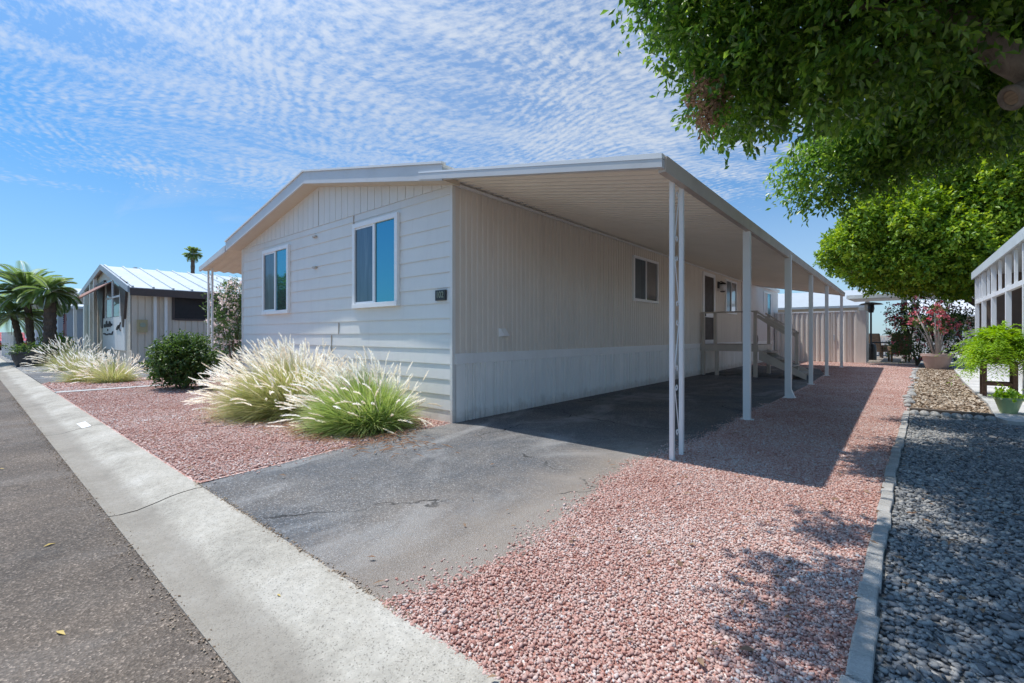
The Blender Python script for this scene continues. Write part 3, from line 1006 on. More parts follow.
# wall lantern (hangs on the wall, a thing of its own)
lan = thing('wall_lantern', 'black wall lantern with pale glass beside the entry door', 'wall lamp', (XR + 0.02, 16.22, 2.78))
l = MB()
l.box(XR + 0.012, XR + 0.035, 16.15, 16.29, 2.76, 2.98)
l.build('wall_plate', M['black'], lan)
l = MB()
l.tube([(XR + 0.03, 16.22, 2.93), (XR + 0.10, 16.22, 2.99), (XR + 0.15, 16.22, 2.96)], 0.014, 8)
l.build('bracket', M['black'], lan)
l = MB()
l.lathe([(0.12, 0.0), (0.10, 0.04), (0.03, 0.08)], (XR + 0.15, 16.22, 2.88), 14)
l.build('cap', M['black'], lan)
l = MB()
l.lathe([(0.05, 0.0), (0.085, 0.02), (0.085, 0.03)], (XR + 0.15, 16.22, 2.62), 14)
l.build('base', M['black'], lan)
g = MB()
g.lathe([(0.075, 0.0), (0.10, 0.12), (0.10, 0.225)], (XR + 0.15, 16.22, 2.652), 14)
g.build('lamp_glass', M['lamp_glass'], lan, smooth=True)
# house number plaque
pl = thing('house_number_plaque', 'small black house number plaque reading 102 on the cream front wall', 'number sign', (-4.88, YF - 0.03, 1.75))
MB().box(-4.985, -4.775, YF - 0.045, YF - 0.012, 1.68, 1.825).build('plate', M['black'], pl, bevel=0.004)


def text(body, size, loc, rot, mat, parent, name, extr=0.003):
    cu = bpy.data.curves.new(name, 'FONT')
    cu.body = body
    cu.size = size
    cu.extrude = extr
    cu.align_x = 'CENTER'
    cu.align_y = 'CENTER'
    cu.materials.append(mat)
    tmp = bpy.data.objects.new(name, cu)
    COL.objects.link(tmp)
    me = bpy.data.meshes.new_from_object(tmp.evaluated_get(bpy.context.evaluated_depsgraph_get()))
    bpy.data.objects.remove(tmp)
    o = bpy.data.objects.new(name, me)
    COL.objects.link(o)
    o.rotation_euler = rot
    if parent:
        o.parent = parent
        o.location = Vector(loc) - parent.location
    else:
        o.location = loc
    return o


t = text('102', 0.125, (-4.88, YF - 0.049, 1.755), (math.radians(90), 0, 0), M['brass'], pl, 'digits')
t.scale.x = 0.85

# ------------------------------------------------------------------ carport
CX = -1.63
carport = thing('carport', 'white carport roof on slim posts along the tan side of the mobile home', 'carport', (-3.1, 4.4, 0))
CB = 21.4


def cz(x):
    return 3.26 - 0.19 * (x - (XR + 0.02))


cp = MB()
p = []
y = YO + 0.05
while y < CB - 0.02:
    p += [(0, y, 0.035), (0, y + 0.105, 0.035), (0, y + 0.112, 0.0), (0, y + 0.148, 0.0)]
    y += 0.155
lo = [(XR + 0.02, q[1], cz(XR + 0.02) + q[2] + 0.03) for q in p]
hi = [(CX - 0.03, q[1], cz(CX - 0.03) + q[2] + 0.03) for q in p]
nP = len(p)
cp.add(lo + hi, [(i, i + 1, nP + i + 1, nP + i) for i in range(nP - 1)])
cp.add([(a[0], a[1], a[2] + 0.055 - 0) for a in (lo[0], lo[-1], hi[-1], hi[0])], [(0, 1, 2, 3)])
cp.build('roof_pan', M['pan'], carport)
ff = MB()
xs = (XR - 0.34, CX + 0.02)
ff.hexa([(xs[0], YO - 0.012, cz(xs[0]) - 0.02), (xs[0], YO + 0.045, cz(xs[0]) - 0.02), (xs[1], YO + 0.045, cz(xs[1]) - 0.0), (xs[1], YO - 0.012, cz(xs[1]) - 0.0)],
        [(xs[0], YO - 0.012, cz(xs[0]) + 0.065), (xs[0], YO + 0.045, cz(xs[0]) + 0.065), (xs[1], YO + 0.045, cz(xs[1]) + 0.075), (xs[1], YO - 0.012, cz(xs[1]) + 0.075)])
ff.build('front_fascia', M['fascia'], carport)
fl = MB()
fl.hexa([(xs[0], YO - 0.016, cz(xs[0]) + 0.066), (xs[0], YO + 0.10, cz(xs[0]) + 0.09), (xs[1], YO + 0.10, cz(xs[1]) + 0.10), (xs[1], YO - 0.016, cz(xs[1]) + 0.076)],
        [(xs[0], YO - 0.016, cz(xs[0]) + 0.085), (xs[0], YO + 0.10, cz(xs[0]) + 0.115), (xs[1], YO + 0.10, cz(xs[1]) + 0.125), (xs[1], YO - 0.016, cz(xs[1]) + 0.125)])
fl.build('roof_flashing', M['vinyl'], carport)
sf = MB()
z0 = cz(CX)
sf.hexa([(CX - 0.035, YO + 0.046, z0 - 0.03), (CX + 0.03, YO + 0.046, z0 - 0.03), (CX + 0.03, CB, z0 - 0.03), (CX - 0.035, CB, z0 - 0.03)],
        [(CX - 0.035, YO + 0.046, z0 + 0.095), (CX + 0.045, YO + 0.046, z0 + 0.105), (CX + 0.045, CB, z0 + 0.105), (CX - 0.035, CB, z0 + 0.095)])
sf.build('side_fascia', M['fascia_tan'], carport)
# ledger channel on the wall and rear edge
lg = MB()
lg.box(XR + 0.012, XR + 0.055, YF + 0.03, CB, cz(XR) - 0.032, cz(XR) - 0.004)
lg.build('wall_channel', M['white'], carport)
re = MB()
re.hexa([(XR + 0.06, CB - 0.02, cz(XR + .06) - 0.01), (XR + 0.06, CB + 0.03, cz(XR + .06) - 0.01), (CX, CB + 0.03, cz(CX) - 0.01), (CX, CB - 0.02, cz(CX) - 0.01)],
        [(XR + 0.06, CB - 0.02, cz(XR + .06) + 0.09), (XR + 0.06, CB + 0.03, cz(XR + .06) + 0.09), (CX, CB + 0.03, cz(CX) + 0.09), (CX, CB - 0.02, cz(CX) + 0.09)])
re.build('rear_fascia', M['fascia'], carport)


def scroll_mesh(cx, cy, z0, z1, span, n, along='y'):
    """wrought scrollwork: a row of S curves between the two tubes"""
    s = MB()
    step = (z1 - z0) / n
    for k in range(n):
        zb = z0 + k * step
        sg = 1 if k % 2 == 0 else -1
        pts = []
        for i in range(26):
            t = i / 25
            if t < 0.28:
                a = t / 0.28 * 1.6 * math.pi
                r = 0.012 + 0.026 * t / 0.28
                u, w = sg * (0.25 * span * 0.4 + r * math.cos(a)), 0.16 * step + r * math.sin(a)
            elif t > 0.72:
                q = (1 - t) / 0.28
                a = q * 1.6 * math.pi + math.pi
                r = 0.012 + 0.026 * q
                u, w = -sg * (0.25 * span * 0.4) + sg * r * math.cos(a), 0.84 * step + r * math.sin(a)
            else:
                q = (t - 0.28) / 0.44
                u, w = sg * span * 0.34 * (1 - 2 * q), step * (0.16 + 0.68 * q)
            pts.append((cx + (u if along == 'x' else 0), cy + (u if along == 'y' else 0), zb + w))
        s.tube(pts, 0.0055, 5)
    return s


def scroll_post(parent, x, y, h, along='y', span=0.25):
    m = MB()
    for k in (-0.5, 0.5):
        ax, ay = (x + k * span, y) if along == 'x' else (x, y + k * span)
        m.box(ax - 0.021, ax + 0.021, ay - 0.021, ay + 0.021, 0.0, h)
    o = m.build('post', M['white'], parent, bevel=0.004)
    scroll_mesh(x, y, 0.15, h - 0.05, span - 0.09, 4, along).build('scrollwork', M['white'], o, smooth=True)
    return o


def column(parent, x, y, h, w=0.045, base=False):
    m = MB()
    m.box(x - w, x + w, y - w, y - w + 0.05, 0.0, h)
    m.box(x - w + 0.012, x + w - 0.012, y - w + 0.05, y + w - 0.05, 0.0, h)
    m.box(x - w, x + w, y + w - 0.05, y + w, 0.0, h)
    m.box(x - w - 0.035, x + w + 0.035, y - w - 0.02, y + w + 0.02, 0.0, 0.012)
    if base:
        m.box(x - w - 0.02, x + w + 0.07, y - w - 0.03, y + w + 0.03, 0.013, 0.025)
        m.hexa([(x + w, y - w, 0.02), (x + w + 0.06, y - w, 0.02), (x + w + 0.06, y + w, 0.02), (x + w, y + w, 0.02)],
               [(x + w, y - w, 0.16), (x + w + 0.005, y - w, 0.16), (x + w + 0.005, y + w, 0.16), (x + w, y + w, 0.16)])
    return m.build('post', M['white'], parent, bevel=0.003)


PH = cz(-1.67) + 0.03
scroll_post(carport, -1.675, 4.50, PH)
column(carport, -1.66, 7.14, PH)
column(carport, -1.63, 10.1, PH, 0.052, True)
for yy in (13.25, 16.4, 20.9):
    column(carport, -1.66, yy, PH, 0.042)

# ------------------------------------------------------------------ awning on the far side of the home
aw = thing('side_awning', 'cream corrugated awning on scrollwork posts at the left end of the mobile home', 'awning', (-13.1, 4.4, 0))


def az(x):
    return 3.235 - 0.165 * (XL - x)


a = MB()
p = []
y = YO + 0.02
k = 0
while y < 16:
    p.append((y, 0.03 * (0.5 + 0.5 * math.cos(k * math.pi / 3))))
    y += 0.037
    k += 1
XA = -14.1
lo = [(XL - 0.10, q[0], az(XL - 0.10) + q[1]) for q in p]
hi = [(XA, q[0], az(XA) + q[1]) for q in p]
nP = len(p)
a.add(lo + hi, [(i, i + 1, nP + i + 1, nP + i) for i in range(nP - 1)])
a.add([(q[0], q[1], q[2] + 0.02) for q in lo + hi], [(i + 1, i, nP + i, nP + i + 1) for i in range(nP - 1)])
a.build('roof_pan', M['awning'], aw)
af = MB()
af.hexa([(XL - 0.21, YO - 0.014, az(XL - .21) - 0.03), (XL - 0.21, YO + 0.03, az(XL - .21) - 0.03), (XA, YO + 0.03, az(XA) - 0.02), (XA, YO - 0.014, az(XA) - 0.02)],
        [(XL - 0.21, YO - 0.014, az(XL - .21) + 0.12), (XL - 0.21, YO + 0.03, az(XL - .21) + 0.12), (XA, YO + 0.03, az(XA) + 0.09), (XA, YO - 0.014, az(XA) + 0.09)])
af.build('fascia', M['fascia'], aw)
for yy in (4.16, 7.6, 11.0):
    scroll_post(aw, -13.86, yy, az(-13.86) + 0.01, 'x', 0.30)

# ------------------------------------------------------------------ entry deck with stairs
dk = thing('entry_deck', 'taupe wooden entry deck with railing and steps below the side door', 'deck', (-3.9, 15.3, 0))
DX, DY0, DY1, DZ = -3.09, 14.4, 16.2, 0.92
pf = MB()
pf.box(XR + 0.035, DX, DY0, DY1, DZ - 0.035, DZ)
pf.build('deck_floor', M['deckfloor'], dk)
rim = MB()
rim.box(XR + 0.035, DX, DY0 - 0.04, DY0 - 0.003, DZ - 0.19, DZ - 0.003)
rim.box(DX + 0.003, DX + 0.04, DY0 - 0.04, DY1, DZ - 0.19, DZ - 0.003)
rim.build('rim_joist', M['deck'], dk)
for px_, py_ in ((XR + 0.09, DY0 + 0.04), (-4.18, DY0 + 0.04), (DX - 0.05, DY0 + 0.04), (DX - 0.05, DY1 - 0.05)):
    MB().box(px_ - 0.045, px_ + 0.045, py_ - 0.045, py_ + 0.045, 0.0, DZ - 0.04).build('leg', M['deck'], dk)
for px_, py_ in ((XR + 0.09, DY0 + 0.0), (-4.22, DY0 + 0.0), (DX - 0.05, DY0 + 0.0), (DX - 0.05, DY1 - 0.05)):
    MB().box(px_ - 0.042, px_ + 0.042, py_ + 0.001, py_ + 0.083, DZ, DZ + 0.93).build('railing_post', M['deck'], dk)
rl = MB()
rl.box(XR + 0.04, DX + 0.02, DY0 - 0.03, DY0 + 0.10, DZ + 0.932, DZ + 0.972)
rl.box(DX - 0.11, DX + 0.02, DY0 + 0.101, DY0 + 0.25, DZ + 0.932, DZ + 0.972)
rl.build('top_rail', M['deck'], dk, bevel=0.006)
# steps going down towards +X between stringers
nst = 5
rise, run = DZ / nst, 0.27
for k in range(1, nst):
    xa = DX + 0.04 + (k - 1) * run
    zt = DZ - k * rise
    MB().box(xa, xa + run + 0.03, DY0 + 0.06, DY0 + 1.1, zt - 0.04, zt).build('tread', M['deckfloor'], dk)
for yy in (DY0 + 0.01, DY0 + 1.11):
    st = MB()
    st.hexa([(DX + 0.045, yy, DZ - 0.42), (DX + 0.045, yy + 0.045, DZ - 0.42), (DX + 4 * run + 0.10, yy + 0.045, 0.0), (DX + 4 * run + 0.10, yy, 0.0)],
            [(DX + 0.045, yy, DZ - 0.14), (DX + 0.045, yy + 0.045, DZ - 0.14), (DX + 4 * run + 0.10, yy + 0.045, 0.14), (DX + 4 * run + 0.10, yy, 0.14)])
    st.build('stringer', M['deck'], dk)
for yy in (DY0 + 0.03, DY0 + 1.10):
    sr_ = MB()
    sr_.beam((DX + 0.0, yy, DZ + 0.93), (DX + 0.86, yy, DZ + 0.33), 0.09, 0.045)
    sr_.box(DX + 0.76, DX + 0.85, yy - 0.045, yy + 0.04, 0.0, DZ + 0.35)
    sr_.beam((DX + 0.0, yy, DZ + 0.82), (DX + 0.78, yy, DZ + 0.27), 0.04, 0.09)
    sr_.build('stair_rail', M['deck'], dk)
# coiled hose on the wall behind the steps
hs = MB()
for k in range(4):
    r = 0.17 + 0.012 * k
    hs.tube([(XR + 0.09 + 0.01 * (k % 2), 21.2 + r * math.cos(t), 1.02 + r * math.sin(t)) for t in np.linspace(0, 2 * math.pi, 25)], 0.012, 6, False)
tag(hs.build('garden_hose', M['black'], smooth=True), 'black coiled garden hose hung on the pale rear wall past the steps', 'hose')

# ------------------------------------------------------------------ storage shed closing the path
sh = thing('storage_shed', 'pinkish corrugated metal storage shed at the end of the pink gravel path', 'shed', (-2.9, 25.5, 0))
SY, SX0, SX1, SZ = 25.0, -4.60, -1.40, 2.26
w = MB()
w.box(SX0 + 0.02, SX1 - 0.02, SY + 0.04, SY + 2.2, 0, SZ - 0.05)
p = []
x = SX0
while x < SX1 - 0.01:
    p += [(x, SY + 0.035, 0), (x + 0.035, SY + 0.035, 0), (x + 0.105, SY - 0.02, 0), (x + 0.165, SY - 0.02, 0), (x + 0.19, SY + 0.035, 0)]
    x += 0.2
w.sheet(p, (0, 0, 0), (0, 0, SZ - 0.03))
w.box(SX1 - 0.03, SX1 + 0.28, SY - 0.03, SY + 2.2, 0, SZ)
w.build('wall', M['shed'], sh)
MB().box(SX0, SX1 - 0.032, SY - 0.03, SY + 2.25, SZ - 0.045, SZ + 0.01).build('roof', M['white'], sh)
dd = MB()
dd.box(-2.35, -2.32, SY - 0.03, SY + 0.03, 0.03, SZ - 0.06)
dd.box(-1.73, -1.70, SY - 0.03, SY + 0.03, 0.03, SZ - 0.06)
door2 = dd.build('door', M['shed'], sh)
MB().box(-2.28, -2.22, SY - 0.06, SY - 0.021, 0.95, 1.2).build('latch', M['steel'], door2)

# ------------------------------------------------------------------ plant helpers


def norm(a):
    return a / (np.linalg.norm(a, axis=1, keepdims=True) + 1e-9)


def rand_dirs(n):
    return norm(rng.normal(size=(n, 3)))


def leaf_arrays(P, D, Nn, L, W, fold=0.25):
    """four-vertex folded leaves; P base, D axis, Nn rough normal"""
    D = norm(D)
    side = norm(np.cross(D, Nn))
    up = np.cross(side, D)
    L = np.asarray(L).reshape(-1, 1)
    W = np.asarray(W).reshape(-1, 1)
    b = P
    mid = P + D * L * 0.5
    l_ = mid + side * W * 0.5 + up * W * fold
    r_ = mid - side * W * 0.5 + up * W * fold
    t_ = P + D * L - up * L * 0.08
    V = np.stack([b, l_, t_, r_], 1).reshape(-1, 3)
    i = np.arange(len(P))[:, None] * 4
    F = np.concatenate([i + np.array([[0, 2, 1]]), i + np.array([[0, 3, 2]])], 0)
    return V, F


def clump_leaves(C, O, per, twig, L, W, droop=0.25, spread=0.9):
    """leaf sprays: C centres, O outward directions"""
    n = len(C)
    td = norm(O * 0.8 + rng.normal(size=(n, 3)) * 0.55 - np.array([0, 0, droop]))
    s = rng.uniform(-0.5, 0.6, (n, per)) * twig
    P = C[:, None, :] + td[:, None, :] * s[:, :, None] + rng.normal(size=(n, per, 3)) * twig * 0.10
    D = td[:, None, :] * 0.7 + rng.normal(size=(n, per, 3)) * spread * 0.6 - np.array([0, 0, droop * 0.6])
    Nn = np.array([0, 0, 1.0]) + rng.normal(size=(n, per, 3)) * 0.45 + O[:, None, :] * 0.4
    P, D, Nn = P.reshape(-1, 3), D.reshape(-1, 3), Nn.reshape(-1, 3)
    k = len(P)
    return leaf_arrays(P, D, Nn, L * rng.uniform(0.7, 1.25, k), W * rng.uniform(0.75, 1.2, k))


def ellipsoid_points(c, r, n, shell=0.45, zmin=None):
    d = rand_dirs(n)
    rad = shell + (1 - shell) * rng.uniform(0, 1, n) ** 0.6
    # lumpy outline
    lump = 1 + 0.10 * np.sin(d[:, 0] * 7 + c[0] * 3) * np.cos(d[:, 1] * 6 + c[1]) + 0.08 * np.sin(d[:, 2] * 9 + c[0])
    p = np.array(c) + d * np.array(r) * (rad * lump)[:, None]
    return p, d, rad


def leaf_tree(name, lobes, dens, per, twig, L, W, mat, parent, tint_mu=0.4, droop=0.25, shell=0.45, light_tips=0.0, part='crown'):
    Cs, Os, Rs = [], [], []
    for c, r in lobes:
        n = int(dens * (r[0] * r[1] + r[1] * r[2] + r[0] * r[2]))
        p, d, rad = ellipsoid_points(c, r, n, shell)
        Cs.append(p)
        Os.append(d)
        Rs.append(rad)
    C, O, R = np.concatenate(Cs), np.concatenate(Os), np.concatenate(Rs)
    V, F = clump_leaves(C, O, per, twig, L, W, droop)
    base = rng.normal(tint_mu, 0.19, len(C))
    tint = np.repeat(base, per) + rng.normal(0, 0.10, len(C) * per)
    if light_tips:
        tip = rng.uniform(0, 1, len(C) * per) < light_tips
        tint = tint + tip * 0.35
    tint = np.repeat(np.clip(tint, 0, 1), 4)
    return np_obj(part, V, F, mat, tint, parent), C


def branches(mb, root, targets, r0, r1, sag=0.1, n=6):
    for tgt in targets:
        a, b = Vector(root), Vector(tgt)
        pts, rs = [], []
        for i in range(n + 1):
            t = i / n
            p = a.lerp(b, t) + Vector((random.uniform(-1, 1), random.uniform(-1, 1), random.uniform(-1, 1))) * 0.05 * (b - a).length * math.sin(math.pi * t)
            p.z += sag * math.sin(math.pi * t)
            pts.append(p)
            rs.append(r0 + (r1 - r0) * t)
        mb.tube(pts, rs, 7)


# ------------------------------------------------------------------ big ficus tree overhead
tree = thing('ficus_tree', 'large dark green ficus tree reaching over the grey gravel and the carport corner', 'tree', (3.0, 6.6, 0))
lobes = [((-0.35, 5.35, 4.05), (1.15, 1.35, 0.85)), ((-0.75, 5.2, 4.95), (1.55, 1.7, 0.95)), ((0.15, 6.6, 4.4), (1.5, 1.7, 0.95)),
         ((1.5, 4.4, 4.9), (1.8, 2.0, 1.1)), ((1.5, 7.2, 4.9), (1.7, 1.7, 1.2)), ((-0.1, 3.7, 5.2), (1.5, 1.4, 1.0)),
         ((-0.75, 8.0, 3.55), (0.72, 0.66, 0.58)), ((-0.2, 8.3, 3.75), (0.7, 0.6, 0.55)), ((0.5, 5.4, 5.9), (2.0, 2.2, 1.0)), ((0.5, 8.2, 4.3), (1.0, 0.9, 0.7)), ((-1.45, 5.0, 4.3), (0.6, 0.7, 0.6)),
         ((-1.05, 2.5, 4.85), (1.0, 1.6, 0.6)), ((-0.5, 1.2, 4.7), (1.0, 0.9, 0.5)), ((-0.9, 3.9, 4.75), (0.7, 0.8, 0.5)), ((-2.0, 2.1, 4.4), (0.34, 0.32, 0.22)), ((-1.95, 2.9, 4.35), (0.3, 0.28, 0.2)), ((-1.95, 1.5, 4.5), (0.35, 0.3, 0.25)), ((-0.4, 1.2, 5.2), (1.1, 0.9, 0.5)), ((-1.35, 5.3, 3.75), (0.45, 0.75, 0.5)), ((0.3, 7.9, 3.95), (0.9, 0.9, 0.6)), ((0.55, 8.5, 4.05), (1.0, 0.7, 0.6)), ((1.3, 8.6, 4.1), (0.8, 0.7, 0.6)), ((1.1, 8.9, 4.7), (0.9, 0.9, 0.8)), ((-0.35, 8.6, 4.1), (0.7, 0.7, 0.45)), ((0.75, 7.0, 3.9), (0.7, 0.8, 0.6)), ((-1.95, 4.75, 4.9), (0.35, 0.5, 0.4))]
_, CC = leaf_tree('ficus', lobes, 215, 13, 0.34, 0.088, 0.043, M['ficus'], tree, 0.50, 0.3, 0.35, 0.18)
tr = MB()
tr.tube([(3.05, 6.7, 0), (3.0, 6.65, 0.5), (2.85, 6.5, 1.4), (2.6, 6.4, 2.3), (2.2, 6.2, 3.0)], [0.36, 0.27, 0.24, 0.22, 0.2], 14)
tr.tube([(2.62, 6.4, 2.25), (1.7, 6.1, 2.88), (1.0, 5.9, 3.35), (0.70, 5.8, 3.6), (0.35, 5.55, 4.0), (-0.4, 5.3, 4.5)], [0.19, 0.16, 0.14, 0.12, 0.08, 0.03], 12)
tr.tube([(1.1, 5.92, 3.32), (0.88, 5.78, 3.30), (0.72, 5.68, 3.20)], [0.13, 0.10, 0.09], 12)
branches(tr, (2.2, 6.2, 3.0), [(1.5, 4.6, 4.6), (1.6, 7.4, 4.8), (0.6, 5.6, 5.6), (0.4, 8.2, 4.2), (2.8, 6.8, 5.2)], 0.13, 0.03)
branches(tr, (0.35, 5.55, 4.0), [(-0.9, 5.3, 4.2), (-0.6, 4.4, 5.0), (-0.5, 7.8, 4.0), (-1.4, 5.2, 4.8), (0.1, 6.8, 4.4), (-0.3, 5.6, 3.7)], 0.05, 0.012)
tr.build('trunk', M['bark_ficus'], tree, smooth=True)
# ring of bark round the cut limb, heartwood inside
ct = MB()
ang = np.linspace(0, 2 * math.pi, 21)
ax = (Vector((0.72, 5.68, 3.20)) - Vector((0.88, 5.78, 3.30))).normalized()
s1 = ax.orthogonal().normalized()
s2 = ax.cross(s1)
cc = Vector((0.718, 5.678, 3.198))
ct.tube([cc + (s1 * math.cos(t) + s2 * math.sin(t)) * 0.085 for t in ang], 0.026, 7, False)
ct.build('limb_collar', M['bark_ficus'], tree, smooth=True)
hw = MB()
hw.tube([cc - ax * 0.01, cc + ax * 0.004], 0.08, 16)
hw.build('cut_wood', M['heartwood'], tree)
# withered spray
C = np.array([-1.47, 4.82, 3.55]) + rng.normal(size=(70, 3)) * np.array([0.08, 0.10, 0.12])
V, F = clump_leaves(C, norm(rng.normal(size=(70, 3))), 9, 0.14, 0.06, 0.03, 0.5)
np_obj('dead_leaves', V, F, M['deadleaf'], np.repeat(rng.uniform(0, 1, 630), 4), tree)

# ------------------------------------------------------------------ rounded light green tree farther back
t2 = thing('shade_tree', 'rounded light green tree behind the potted plants at the end of the gravel', 'tree', (2.6, 25.2, 0))
lobes2 = [((0.9, 24.2, 5.0), (2.9, 2.6, 2.3)), ((-0.6, 24.0, 4.6), (1.7, 1.7, 1.7)), ((2.5, 24.5, 5.6), (2.7, 2.4, 2.6)), ((4.2, 25.0, 7.2), (3.0, 2.6, 2.6)), ((1.6, 23.2, 4.1), (2.2, 1.5, 1.3)), ((5.5, 25, 5), (2.5, 2, 2)), ((0.2, 23.3, 5.6), (1.5, 1.4, 1.2)), ((2.9, 23.4, 6.6), (1.5, 1.3, 1.3)), ((1.9, 24.4, 7.0), (2.0, 1.8, 1.5)), ((0.4, 24.6, 6.4), (1.5, 1.4, 1.1))]
tufts = []
for c_, r_ in lobes2:
    for k in range(9):
        dv = rng.normal(size=3) + np.array([-0.5, -0.7, 0.25])
        dv /= np.linalg.norm(dv)
        rad_ = rng.uniform(0.42, 0.72)
        tufts.append((tuple(np.array(c_) + dv * np.array(r_) * 0.9), (rad_ * 1.1, rad_ * 1.1, rad_ * 0.8)))
lobes2 = lobes2 + tufts
leaf_tree('shade', lobes2, 130, 12, 0.36, 0.15, 0.085, M['hedge'], t2, 0.55, 0.05, 0.62, 0.35)
tk = MB()
tk.tube([(2.6, 25.2, 0), (2.55, 25.1, 1.2), (2.4, 24.9, 2.3), (2.2, 24.7, 3.6)], [0.3, 0.22, 0.2, 0.16], 10)
branches(tk, (2.45, 25.0, 2.2), [(0.4, 24.2, 3.6), (-0.6, 24.0, 4.4), (1.0, 23.6, 4.8), (3.6, 25, 5.5), (4.4, 25, 6.5), (2.3, 24.3, 5.6)], 0.12, 0.03)
tk.build('trunk', M['bark_ficus'], t2, smooth=True)

# tree over the road that the left front window mirrors
t3 = thing('street_tree', 'leafy green tree across the road, mirrored in the smaller left front window', 'tree', (-41, -9.5, 0))
leaf_tree('st', [((-41, -9.5, 4.6), (2.4, 2.4, 1.9)), ((-42.5, -9.0, 3.9), (1.6, 1.6, 1.3)), ((-39.5, -9.8, 4.0), (1.5, 1.5, 1.3))], 60, 10, 0.45, 0.2, 0.11, M['hedge'], t3, 0.4, 0.1, 0.5, 0.1)
tk = MB()
tk.tube([(-41, -9.5, 0), (-41, -9.5, 1.5), (-41.1, -9.4, 3.2)], [0.25, 0.2, 0.14], 10)
branches(tk, (-41.1, -9.4, 2.6), [(-42.4, -9.0, 4.2), (-39.6, -9.8, 4.2), (-41, -9.6, 5.4)], 0.1, 0.03)
tk.build('trunk', M['bark_ficus'], t3, smooth=True)

# ------------------------------------------------------------------ fountain grasses


def fountain_grass(loc, label, R, H, nb, npl, lean=(-0.25, 0.0), dry=False, plume_l=0.26, front=0.0):
    root = thing('fountain_grass', label, 'ornamental grass', (loc[0], loc[1], 0), 'fountain grass clumps in the front yards')
    lean = np.array([lean[0], lean[1], 0.0])

    def arcs(n, lmin, lmax, elo, ehi, droop, seg):
        a = rng.uniform(0, 2 * np.pi, n)
        q = np.sqrt(rng.uniform(0, 1, n))
        base = np.stack([np.cos(a) * q, np.sin(a) * q, np.zeros(n)], 1) * R * 0.38
        a2 = a + rng.normal(0, 0.75, n)
        el = np.radians(np.clip(ehi - (ehi - elo) * q ** 1.3 + rng.normal(0, 13, n), 8, 89))
        out = np.stack([np.cos(a2), np.sin(a2), np.zeros(n)], 1)
        L = rng.uniform(lmin, lmax, n) * (H + (R * 0.85 - H) * np.cos(el) ** 2)
        dr = droop * rng.uniform(0.5, 1.3, n)
        pts = []
        for i in range(seg + 1):
            t = i / seg
            p = base + out * (L * np.cos(el) * t)[:, None] + lean * (H * t ** 1.7)
            p[:, 2] = np.maximum(L * np.sin(el) * t - L * dr * t ** 2.4, 0.004)
            pts.append(p)
        return np.stack(pts, 1), out

    # blades
    pts, out = arcs(nb, 0.5, 1.08, 22, 88, 0.32, 5)
    pts += np.array([loc[0], loc[1], 0])
    sd_ = norm(np.cross(out, np.array([0, 0, 1.0])) + rng.normal(size=out.shape) * 0.4)
    w = rng.uniform(0.0022, 0.005, nb)[:, None, None] * np.array([1.0, 1.1, 1.0, 0.8, 0.5, 0.08])[None, :, None]
    l_, r_ = pts + sd_[:, None] * w, pts - sd_[:, None] * w
    V = np.stack([l_, r_], 2).reshape(-1, 3)
    i = (np.arange(nb) * 12)[:, None, None] + (np.arange(5) * 2)[None, :, None]
    F = (i + np.array([0, 1, 3, 2])[None, None]).reshape(-1, 4)
    tb = np.clip(rng.beta(2.2, 1.8, nb), 0, 1)
    tint = np.repeat(tb, 12)
    np_obj('foliage', V, F, M['blade_dry' if dry else 'blade'], tint, root)
    # plumes on thin stems
    pts, out = arcs(npl, 0.74, 1.05, 38, 88, 0.20, 5)
    pts += np.array([loc[0], loc[1], 0])
    tip, prev = pts[:, 5], pts[:, 4]
    d = norm(norm(tip - prev) + np.array([0, 0, 0.15]) + lean * 0.6 + rng.normal(size=tip.shape) * 0.16)
    stems_w = 0.0016
    sd_ = norm(np.cross(out, np.array([0, 0, 1.0])) + rng.normal(size=out.shape) * 0.3)
    l_, r_ = pts + sd_[:, None] * stems_w, pts - sd_[:, None] * stems_w
    V1 = np.stack([l_, r_], 2).reshape(-1, 3)
    i = (np.arange(npl) * 12)[:, None, None] + (np.arange(5) * 2)[None, :, None]
    F1 = (i + np.array([0, 1, 3, 2])[None, None]).reshape(-1, 4)
    T1 = np.full(len(V1), 0.15)
    # bristles of each plume
    nh = 84
    Ls = plume_l * rng.uniform(0.65, 1.2, npl)
    s = rng.uniform(0, 1, (npl, nh))
    bend = norm(np.cross(d, rng.normal(size=d.shape)))
    ax_p = tip[:, None] + d[:, None] * (s * Ls[:, None])[:, :, None] + (lean[None, None] * 0.5 + bend[:, None] * 0.16 - np.array([0, 0, 0.16])) * ((s ** 2) * Ls[:, None])[:, :, None]
    rad = rng.normal(size=(npl, nh, 3))
    rad = rad - (rad * d[:, None]).sum(2, keepdims=True) * d[:, None]
    rad /= np.linalg.norm(rad, axis=2, keepdims=True) + 1e-9
    wid = (0.0145 * (np.sin(np.pi * np.clip(s * 0.86 + 0.12, 0, 1)) ** 0.7))[:, :, None] * rng.uniform(0.7, 1.3, (npl, nh, 1))
    b0 = ax_p
    b1 = ax_p + rad * wid + d[:, None] * 0.03
    sw = np.cross(rad, d[:, None]) * 0.0026
    V2 = np.stack([b0 - sw, b0 + sw, b1 + sw * 0.5, b1 - sw * 0.5], 2).reshape(-1, 3)
    F2 = np.arange(len(V2)).reshape(-1, 4)
    T2 = np.repeat(np.clip(rng.normal(0.62, 0.2, npl), 0, 1), nh * 4)
    V = np.concatenate([V1, V2])
    F = np.concatenate([F1, F2 + len(V1)])
    np_obj('plumes', V, F, M['plume'], np.concatenate([T1, T2]), root)
    return root


